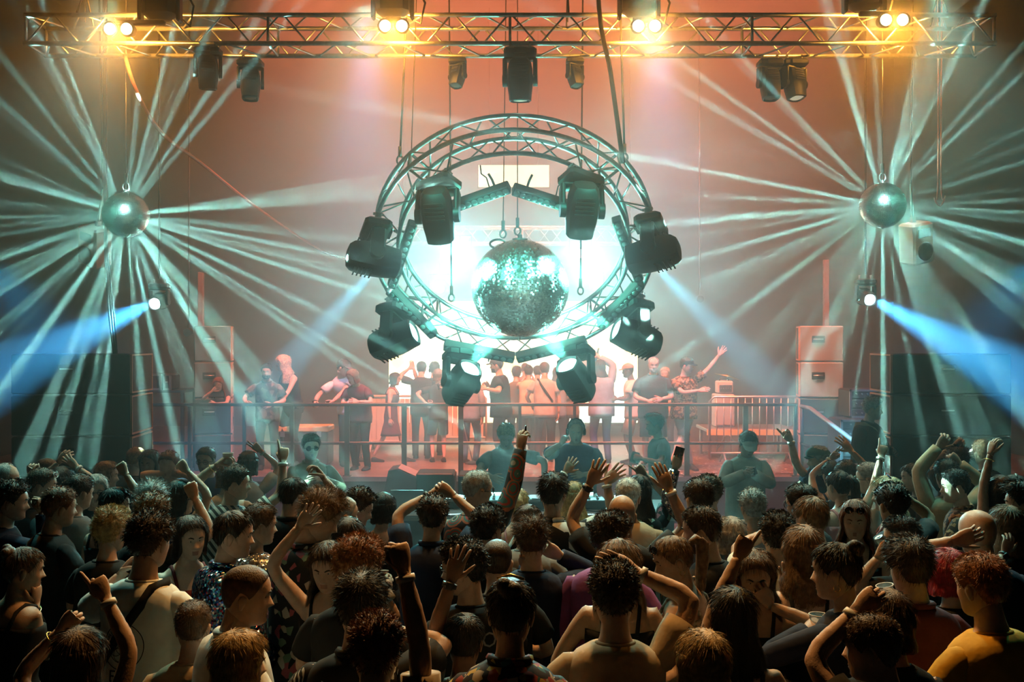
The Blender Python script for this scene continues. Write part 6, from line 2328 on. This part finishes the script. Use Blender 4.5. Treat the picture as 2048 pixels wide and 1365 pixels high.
P('man with short grey hair in a tan shirt behind the bald man', (1256, 995), 1.78, 10, hair='crop', hc='white', top='tee', tm='tan', w=1.15)
P('woman with very long dark hair raising one finger toward the photographer', (1279, 985), 1.72, 5, fem=1, hair='long', hc='black', hl=.4, top='tee', tm='floral_dark', arms=dict(R=(1290, 950, .2, (1, 0, -1))), hands=dict(R='point'))
P('woman with big curly brown hair and a glittering top filming with a phone', (1418, 988), 1.72, 350, fem=1, hair='curly', hc='brown', top='long', tm='sequin_rose', arms=dict(L=(1350, 938, .15, (-.3, 0, -1))), hands=dict(L=('grip', (0, 1, 0))), hold=[('L', 'phone', 'phone held up high in front of the stage')])
P('man with short dark hair in a light denim jacket seen from behind', (1398, 1000), 1.82, 345, hair='short', hc='dark', top='jacket', tm='ltblue')
P('person with grey blond curls behind the pointing arm', (1505, 1018), 1.70, 0, fem=1, hair='curly', hc='grey', top='tee', tm='ltgrey')
P('man with smooth receding dark hair between the ponytail and the printed shirt', (1056, 1050), 1.74, 15, hair='slick', hc='dark', top='tee', tm='grey')
P('person with wavy dark hair showing horns with one hand, fist with the other', (1063, 1082), 1.72, 0, hair='messy', hc='brown', top='long', tm='navy', arms=dict(L=(1052, 1136, .05, (-1, 0, -1)), R=(1120, 1112, .12, (1, 0, -1))), hands=dict(L=('fist', BACK), R=('horns', BACK)))
P('bearded man with curly hair in a purple sweatshirt looking right', (1222, 1078), 1.80, 20, hf=60, hair='curly', hc='dark', top='long', tm='purple', extra=[('beard', 'dark')])
P('bearded dark haired man looking left behind the ponytail woman', (1402, 1064), 1.80, 310, hf=290, hair='short', hc='dark', top='tee', tm='black', extra=[('beard', 'dark')])
P('woman with a long ponytail and sunglasses on her head looking down left', (1346, 1122), 1.72, 300, hf=262, fem=1, hair='pony', hc='lightbrown', top='tank', tm='lace', extra=[('glasses_up',), ('hoops',)], pitch=16, arms=dict(R=(1402, 1205, .0), L='low'), hands=dict(R='grip'), hold=[('R', 'can', 'silver drink can beside the ponytail woman')])
P('fair haired short person behind the raised pointing arm', (1463, 1076), 1.64, 0, fem=1, hair='bob', hc='grey', top='tee', tm='black')
# right side, far rows
P('man in a flat cap looking left with a drink can and one arm up', (1637, 920), 1.76, 300, hf=275, skin='light', hair='crop', hc='grey', top='shirt', tm='navy', extra=[('flat_cap', 'teal'), ('beard', 'grey'), ('band', 'L'), ('band', 'R')], arms=dict(L=(1581, 880, .0, (-.4, 0, -1)), R=(1613, 962, -.15)), hands=dict(L=('point', (0, -1, 0), (-.7, 0, .7)), R='grip'), hold=[('R', 'can', 'drink can in the hand of the man in the flat cap')], lod=1)
P('person hidden behind the flat cap raising two fingers', (1664, 952), 1.70, 0, fem=1, hair='short', hc='black', top='tank', tm='navy', arms=dict(L=(1662, 918, .2)), hands=dict(L=('two', FRONT)), extra=[('band', 'L')], lod=1)
P('dark haired woman in a pink tank top pointing up with a long bare arm', (1677, 974), 1.76, 345, hf=340, fem=1, skin='light', hair='pony', hc='black', top='tank', tm='pink', arms=dict(R=(1764, 906, .20, (.6, 0, -1))), hands=dict(R=('point', (.3, 1, 0))), extra=[('band', 'R')])
P('person with splayed fingers raised behind the pointing woman', (1692, 953), 1.74, 0, hair='short', hc='dark', top='tee', tm='black', arms=dict(R=(1702, 902, .15)), hands=dict(R=('open', (-.5, 1, 0))))
P('woman with pale blond straight hair and a blue clip looking left', (1774, 990), 1.70, 290, hf=280, fem=1, skin='fair', hair='long', hc='paleblond', top='tank', tm='pink', extra=[('clip', 'blue')])
P('person with grey hair and glasses behind the pointing arm', (1738, 958), 1.72, 300, hair='crop', hc='grey', top='tee', tm='ltgrey', extra=[('glasses',)], lod=1)
P('woman with tied dark hair and hoop earrings looking left', (1826, 956), 1.72, 285, hf=275, fem=1, skin='light', hair='bun', hc='dark', top='tee', tm='black', extra=[('hoops',)], lod=1)
P('man with tight dark curls and a raised curled hand in front of the blonde', (1785, 1012), 1.78, 350, hair='curly', hc='dark', skin='tan', top='tee', tm='charcoal', arms=dict(R=(1803, 990, .20, (1, 0, -.8))), hands=dict(R=('claw', (-.4, 1, 0), (-.7, 0, .6))), extra=[('band', 'R')])
P('person in a loose beige sleeve holding both hands high', (1893, 952), 1.74, 0, hair='short', hc='dark', top='long', tm='tan', arms=dict(L=(1876, 895, .1), R=(1919, 928, .2)), hands=dict(L='claw', R='fist'), extra=[('band', 'R')], lod=1)
P('man with short dark hair and spotted shirt looking left', (1910, 974), 1.78, 300, hf=280, skin='light', hair='short', hc='black', top='shirt', tm='leopard')
P('person with reddish hair in the dark right corner, two hands up', (1966, 908), 1.76, 0, hair='short', hc='auburn', top='tee', tm='black', arms=dict(L=(1938, 908, .1)), hands=dict(L='claw'), lod=1)
P('person with a hand raised beside the reddish head on the right', (1915, 925), 1.74, 0, hair='messy', hc='black', top='tee', tm='black', arms=dict(L=(1907, 895, .2)), hands=dict(L='claw'), lod=1)
P('person with a bangled arm stretched up on the right', (2003, 990), 1.74, 0, fem=1, hair='bob', hc='black', top='tank', tm='black', arms=dict(L=(1981, 908, .10, (-.6, 0, -1))), hands=dict(L=('claw', (1, .4, 0))), extra=[('bangle', 'L')])
P('dark haired woman with a pale headband at the right edge', (2030, 985), 1.70, 300, fem=1, skin='brown', hair='bob', hc='black', top='tee', tm='black', extra=[('clip', 'ltgrey')], lod=1)
P('man at the right edge with a dark quiff looking left', (2043, 1008), 1.76, 290, hair='quiff', hc='dark', top='tee', tm='navy')
P('dark haired man with glasses left of the slick haired man', (1602, 1010), 1.78, 320, hair='short', hc='dark', top='tee', tm='charcoal', extra=[('glasses',)])
P('man with swept back light brown hair seen from behind', (1622, 1038), 1.76, 340, hair='slick', hc='lightbrown', top='shirt', tm='black')
P('woman with sunglasses on her auburn hair facing the hall', (1710, 1042), 1.72, 195, hf=200, fem=1, skin='fair', hair='long', hc='auburn', top='tank', tm='black', extra=[('glasses_up',)])
P('dark curly haired man with one finger raised, ear showing', (1555, 1075), 1.74, 10, hair='curly', hc='black', top='tee', tm='cream', arms=dict(L=(1551, 1062, .22)), hands=dict(L='point'))
P('man with dark hair drinking from a can, looking left', (1803, 1080), 1.80, 310, hf=285, skin='tan', hair='short', hc='black', top='tee', tm='black', arms=dict(L=(1757, 1116, .02, (-.6, 0, -1))), hands=dict(L='grip'), hold=[('L', 'can', 'can lifted to the mouth of the dark haired man on the right')])
P('bald man with his elbow raised and hand behind his ear', (1955, 1068), 1.84, 345, Y=5.3, hair='none', skin='light', top='tee', tm='navy', arms=dict(L=(1908, 1082, -.02, (-1, .2, .1))), hands=dict(L='relaxed'), w=1.1)
P('woman with straight brown hair and a bent wrist before her at the right', (2014, 1052), 1.70, 350, fem=1, hair='long', hc='lightbrown', top='tee', tm='black', arms=dict(L=(2010, 1108, -.1, (-1, 0, -1))), hands=dict(L=('relaxed', (0, 1, 0), (.2, 0, 1))), extra=[('watch', 'L')])
# ---- middle and near rows, left
P('man with red brown hair and a thin necklace seen half from behind', (119, 1017), 1.78, 40, hf=50, hair='short', hc='auburn', top='tee', tm='charcoal', skin='light')
P('person with curly blond hair behind the man in the printed white t-shirt', (223, 1064), 1.70, 10, fem=1, hair='curly', hc='blond', top='tee', tm='black')
P('person with fluffy fair hair and a raised wrist over the white t-shirt man', (305, 1032), 1.76, 25, hair='curly', hc='lightbrown', top='tee', tm='black', arms=dict(R=(390, 996, .15, (1, 0, -1))), hands=dict(R=('fist', (0, 1, 0))))
P('man with dark curls in a white t-shirt with a round back print', (300, 1086), 1.90, 15, Y=4.95, hair='curly', hc='dark', top='tee', tm='white', skin='light', extra=[('strap', 1, 'black')], arms=dict(L=(243, 1150, .25, (-1, 0, -1)), R='belly'), hands=dict(L='grip'), hold=[('L', 'phone', 'phone in front of the man in the printed white t-shirt')])
P('smiling woman with a short dark fringe turned toward the hall', (381, 1078), 1.68, 150, hf=142, fem=1, skin='fair', hair='bob', hc='black', hl=.04, top='tank', tm='burgundy', extra=[('hoops',)])
P('dark haired man looking right in a glittering blue sequin jacket', (468, 1072), 1.80, 50, hf=82, Y=5.5, skin='light', hair='slick', hc='black', top='jacket', tm='sequin_blue')
P('man with short brown hair in a silver glitter top behind the sequin jacket', (520, 1052), 1.76, 30, hf=60, hair='short', hc='brown', top='tee', tm='sequin_silver')
P('woman with piled brown hair hiding her face with a ringed hand, lower left', (48, 1142), 1.66, 20, hf=60, fem=1, skin='tan', hair='bun', hc='brown', top='tank', tm='black', arms=dict(R=(72, 1205, .10, (-.2, 0, -1))), hands=dict(R=('claw', (-1, .2, 0), (0, 0, 1))), extra=[('bangle', 'R')])
P('dark haired woman at the lower left corner, red nailed hand pointing up', (157, 1322), 1.64, 10, fem=1, skin='tan', hair='long', hc='brown', top='tank', tm='black', arms=dict(R=(211, 1196, .16, (1, 0, -.4)), L=(122, 1262, .20, (-1, 0, -1))), hands=dict(R=('point', (-.6, 1, 0), (-.55, 0, 1)), L=('fist', BACK)), extra=[('band', 'R'), ('bangle', 'L')])
P('man with short brown hair in a tan t-shirt seen from behind, lower left', (386, 1255), 1.72, 350, Y=4.35, hair='crop', hc='brown', top='tee', tm='tan', skin='light')
P('man with shaved hair in a white polo shirt looking right', (493, 1192), 1.78, 60, hf=80, hair='buzz', hc='brown', top='shirt', tm='white', skin='light', w=1.12)
P('woman with bleached top hair at the bottom edge, left of centre', (478, 1330), 1.62, 40, hf=60, fem=1, hair='bob', hc='blond', top='tee', tm='black')
P('man with a ginger brown mop of curls seen from behind', (717, 1140), 1.76, 10, hf=20, Y=4.8, hair='afro', hc='ginger', top='tee', tm='black', skin='light')
P('man with black hair in a dark shirt with pale palm leaves', (722, 1222), 1.80, 10, Y=4.05, hair='quiff', hc='black', top='shirt', tm='leaf_print', arms=dict(R=(778, 1262, .18), L='low'), hands=dict(R='grip'), hold=[('R', 'clear_cup', 'plastic cup beside the palm leaf shirt')], skin='light')
P('auburn curly haired man at the bottom edge with his fist straight up', (752, 1308), 1.70, 0, hair='curly', hc='auburn', skin='tan', top='tee', tm='tan', arms=dict(R=(802, 1096, .08, (.6, 0, -.3))), hands=dict(R=('fist', (-.6, .8, 0))), extra=[('band', 'R')])
P('black haired person with sunglasses on the head and a wide open hand up', (929, 1285), 1.66, 0, hair='slick', hc='black', skin='brown', top='tee', tm='grey', arms=dict(L=(917, 1092, .10, (-.8, 0, -.4))), hands=dict(L=('open', BACK)), extra=[('watch', 'L'), ('glasses_up',)])
P('man with black curls and glasses looking left in a lettered dark jersey', (926, 1140), 1.78, 335, hf=285, Y=5.0, hair='curly', hc='black', skin='light', top='tee', tm='black', extra=[('glasses',)])
P('man with cropped dark hair and big ears seen from behind at centre', (994, 1126), 1.78, 0, Y=5.05, hair='buzz', hc='dark', skin='light', top='tee', tm='black')
P('person with black hair and a gold clip in a red floral collar at centre', (1022, 1228), 1.74, 5, Y=3.95, fem=1, hair='bun', hc='black', skin='tan', top='shirt', tm='floral_red', extra=[('clip',)])
# ---- near rows, right
P('person facing the hall behind the raised ringed hand', (1240, 1136), 1.70, 185, fem=1, hair='long', hc='lightbrown', skin='tan', top='tank', tm='black', pitch=-4)
P('dark curly haired man in a tan t-shirt holding a hand above his head', (1228, 1196), 1.78, 0, Y=4.1, hair='curly', hc='dark', skin='light', top='tee', tm='tan', arms=dict(R=(1272, 1146, .16, (1, 0, .1)), L='low'), hands=dict(R=('flat', (-.4, 1, -.4), (-1, 0, .5))), extra=[('band', 'R')])
P('woman with long straight dark hair, left arm bent up and pointing', (1466, 1238), 1.72, 0, Y=4.0, fem=1, hair='long', hc='black', skin='tan', top='tank', tm='black', arms=dict(L=(1492, 1066, .20, (-1, 0, .3))), hands=dict(L=('point', (.2, 1, 0), (.5, 0, 1))))
P('woman with a blond bob lit warm from above at the bottom edge', (1406, 1330), 1.62, 340, fem=1, hair='bob', hc='blond', top='tee', tm='black')
P('woman with wavy brown hair facing the hall, hand at her mouth', (1510, 1155), 1.70, 190, fem=1, skin='tan', hair='wavy', hc='brown', top='tank', tm='black', pitch=14, arms=dict(L=(1540, 1212, -.18)), hands=dict(L=('grip', (0, 1, 0), (-.3, 0, 1))))
P('woman with long wavy fair hair seen from behind on the right', (1607, 1106), 1.70, 5, Y=5.2, fem=1, hair='wavy', hc='lightbrown', top='tank', tm='black', arms=dict(L=(1575, 1178, .05, (-1, 0, -1))), hands=dict(L=('flat', (0, 1, 0), (-.2, 0, 1))))
P('woman with sleek dark bun and earrings looking left in a navy top', (1672, 1145), 1.72, 320, hf=300, Y=4.85, fem=1, skin='light', hair='bun', hc='black', top='long', tm='navy', extra=[('hoops',)], arms=dict(L=(1612, 1262, .16), R='low'), hands=dict(L='grip'), hold=[('L', 'clear_cup', 'clear plastic cup before the woman with the sleek bun')])
P('man with a tousled dark quiff in a maroon shirt seen from behind', (1820, 1140), 1.78, 350, Y=4.95, hair='quiff', hc='dark', skin='light', top='shirt', tm='maroon', arms=dict(L=(1748, 1212, .16), R='low'), hands=dict(L='grip'), hold=[('L', 'clear_cup', 'clear plastic cup left of the maroon shirt')])
P('woman with bright red hair between the bald man and the yellow t-shirt', (1897, 1150), 1.68, 0, fem=1, hair='bob', hc='red', top='tee', tm='black')
P('man with short ginger hair in a mustard yellow t-shirt, lower right', (1962, 1176), 1.82, 335, Y=4.2, hair='short', hc='ginger', skin='fair', top='tee', tm='mustard', w=1.08, arms=dict(L='belly', R='belly'))
P('man with cropped hair at the bottom edge on the right, bare arm up', (1744, 1298), 1.70, 320, hf=305, hair='crop', hc='brown', skin='light', top='tee', tm='black', arms=dict(L=(1714, 1222, .20, (-1, 0, -.6))), hands=dict(L=('grip', (.6, .8, 0), (.8, 0, .6))), extra=[('band', 'L')])
P('person with brown streaked hair low behind the bare raised arm', (1778, 1246), 1.60, 0, Y=3.95, fem=1, hair='bob', hc='brown', top='tee', tm='black')


def place_crowd():
    """gives every dancer a stand of their own: distances are spread along each line of sight until no two bodies share the floor"""
    n = len(CROWD)
    rat = .933
    px = np.array([c[1][0] for c in CROWD], float)
    py = np.array([c[1][1] for c in CROWD], float)
    h0 = np.array([c[2] for c in CROWD], float)
    Y0 = np.array([c[4].get('Y') or (CZ - rat * h) * F / (y - CY) for (_, (x, y), h, _, _), c in zip([c[:5] for c in CROWD], CROWD)], float)
    lo = (CZ - rat * 1.97) * F / (py - CY)
    hi = (CZ - rat * 1.53) * F / (py - CY)
    lo = np.maximum(lo, Y0 - .45)
    hi = np.maximum(np.minimum(hi, Y0 + .6), lo + .01)
    Y = np.clip(Y0, lo, hi)
    sl = (px - CX) / F
    for it in range(900):
        X = sl * Y
        dx, dy = X[:, None] - X[None], Y[:, None] - Y[None]
        d = np.sqrt(dx * dx + dy * dy) + np.eye(n) * 9
        push = np.maximum(0, .46 - d)
        sg = np.sign(dy) + (dy == 0) * np.sign(np.arange(n)[:, None] - np.arange(n)[None])
        F_ = (push * sg).sum(1) * .22
        Y = np.clip(Y + F_ + (Y0 - Y) * .004, lo, hi)
    return Y


FIGS = {}
for (label, hp, h, f, k), Y_ in zip(CROWD, place_crowd()):
    k = dict(k)
    k['Y'] = float(Y_)
    held_ = k.pop('hold', ())
    fg = make_person(label, hp=hp, h=None, f=f, **k)
    for q in held_:
        held(fg, *q)
    FIGS[label] = fg
bake_people()


# ---- prints on clothes
def cloth_print(fig, parts, y_dir=-1):
    """flat print laid on a shirt: parts are (kind, data, x, z, size) in the body's frame"""
    so = fig.parts['shirt']
    me = so.data
    tree = BVHTree.FromPolygons([v.co for v in me.vertices], [tuple(p.vertices) for p in me.polygons])
    s = fig.s
    vs_, fs_ = [], []

    def lay(x, z):
        hit = tree.ray_cast(Vector((x, y_dir * 1.0, z)), Vector((0, -y_dir, 0)))
        return (hit[0] + Vector((0, y_dir * .003, 0))) if hit[0] is not None else Vector((x, y_dir * .14, z))
    for (kind, data, x, z, size) in parts:
        if kind == 'text':
            cu = bpy.data.curves.new('lettering', 'FONT')
            cu.body = data
            cu.size = size
            cu.align_x = 'CENTER'
            cu.resolution_u = 2
            o = bpy.data.objects.new('lettering', cu)
            COL.objects.link(o)
            dg = bpy.context.evaluated_depsgraph_get()
            m = o.evaluated_get(dg).to_mesh()
            k = len(vs_)
            mx = -y_dir
            vs_ += [lay(x + v.co.x * mx, z + v.co.y) for v in m.vertices]
            fs_ += [tuple(i + k for i in p.vertices) for p in m.polygons]
            o.evaluated_get(dg).to_mesh_clear()
            bpy.data.objects.remove(o)
            bpy.data.curves.remove(cu)
        elif kind == 'ring':
            r0, r1 = data
            n = 40
            k = len(vs_)
            for r in (r0, r1):
                vs_ += [lay(x + math.cos(2 * math.pi * i / n) * r, z + math.sin(2 * math.pi * i / n) * r) for i in range(n)]
            fs_ += [(k + i, k + (i + 1) % n, k + n + (i + 1) % n, k + n + i) for i in range(n)]
        elif kind == 'arc_text':
            r, a0, a1 = size
            for i, ch in enumerate(data):
                if ch == ' ':
                    continue
                a = a0 + (a1 - a0) * i / max(1, len(data) - 1)
                cu = bpy.data.curves.new('lettering', 'FONT')
                cu.body = ch
                cu.size = .026 * s
                cu.align_x = 'CENTER'
                cu.resolution_u = 1
                o = bpy.data.objects.new('lettering', cu)
                COL.objects.link(o)
                dg = bpy.context.evaluated_depsgraph_get()
                m = o.evaluated_get(dg).to_mesh()
                k = len(vs_)
                th = a - math.pi / 2
                for v in m.vertices:
                    qx, qz = v.co.x, v.co.y + r
                    vs_.append(lay(x + qx * math.cos(th) - qz * math.sin(th), z + qx * math.sin(th) + qz * math.cos(th)))
                fs_ += [tuple(i2 + k for i2 in p.vertices) for p in m.polygons]
                o.evaluated_get(dg).to_mesh_clear()
                bpy.data.objects.remove(o)
                bpy.data.curves.remove(cu)
    b = MB()
    b.add(vs_, fs_)
    return b, so


fg = FIGS['man with dark curls in a white t-shirt with a round back print']
s_ = fg.s
zc0 = 1.20 * s_
prt = [('ring', (.098 * s_, .102 * s_), 0, zc0, 0), ('ring', (.068 * s_, .071 * s_), 0, zc0, 0), ('arc_text', 'WHEEL OF', 0, zc0, (.074 * s_, math.radians(165), math.radians(70)))]
for k in range(6):
    a = k * math.pi / 3 + .26
    prt.append(('ring', (.031 * s_, .0335 * s_), math.cos(a) * .034 * s_, zc0 + math.sin(a) * .034 * s_, 0))
prt += [('ring', (.031 * s_, .0335 * s_), 0, zc0, 0), ('text', 'ELLI', 0, 1.045 * s_, .075 * s_), ('text', 'CENTER', 0, .985 * s_, .075 * s_)]
b, so = cloth_print(fg, prt)
tag(b.build('back_print', CL['charcoal'], so), 'dark round emblem and lettering')
fg = FIGS['man with black curls and glasses looking left in a lettered dark jersey']
b, so = cloth_print(fg, [('text', 'MOS', .02, 1.30 * fg.s, .10)])
tag(b.build('back_print', CL['grey'], so), 'grey lettering')
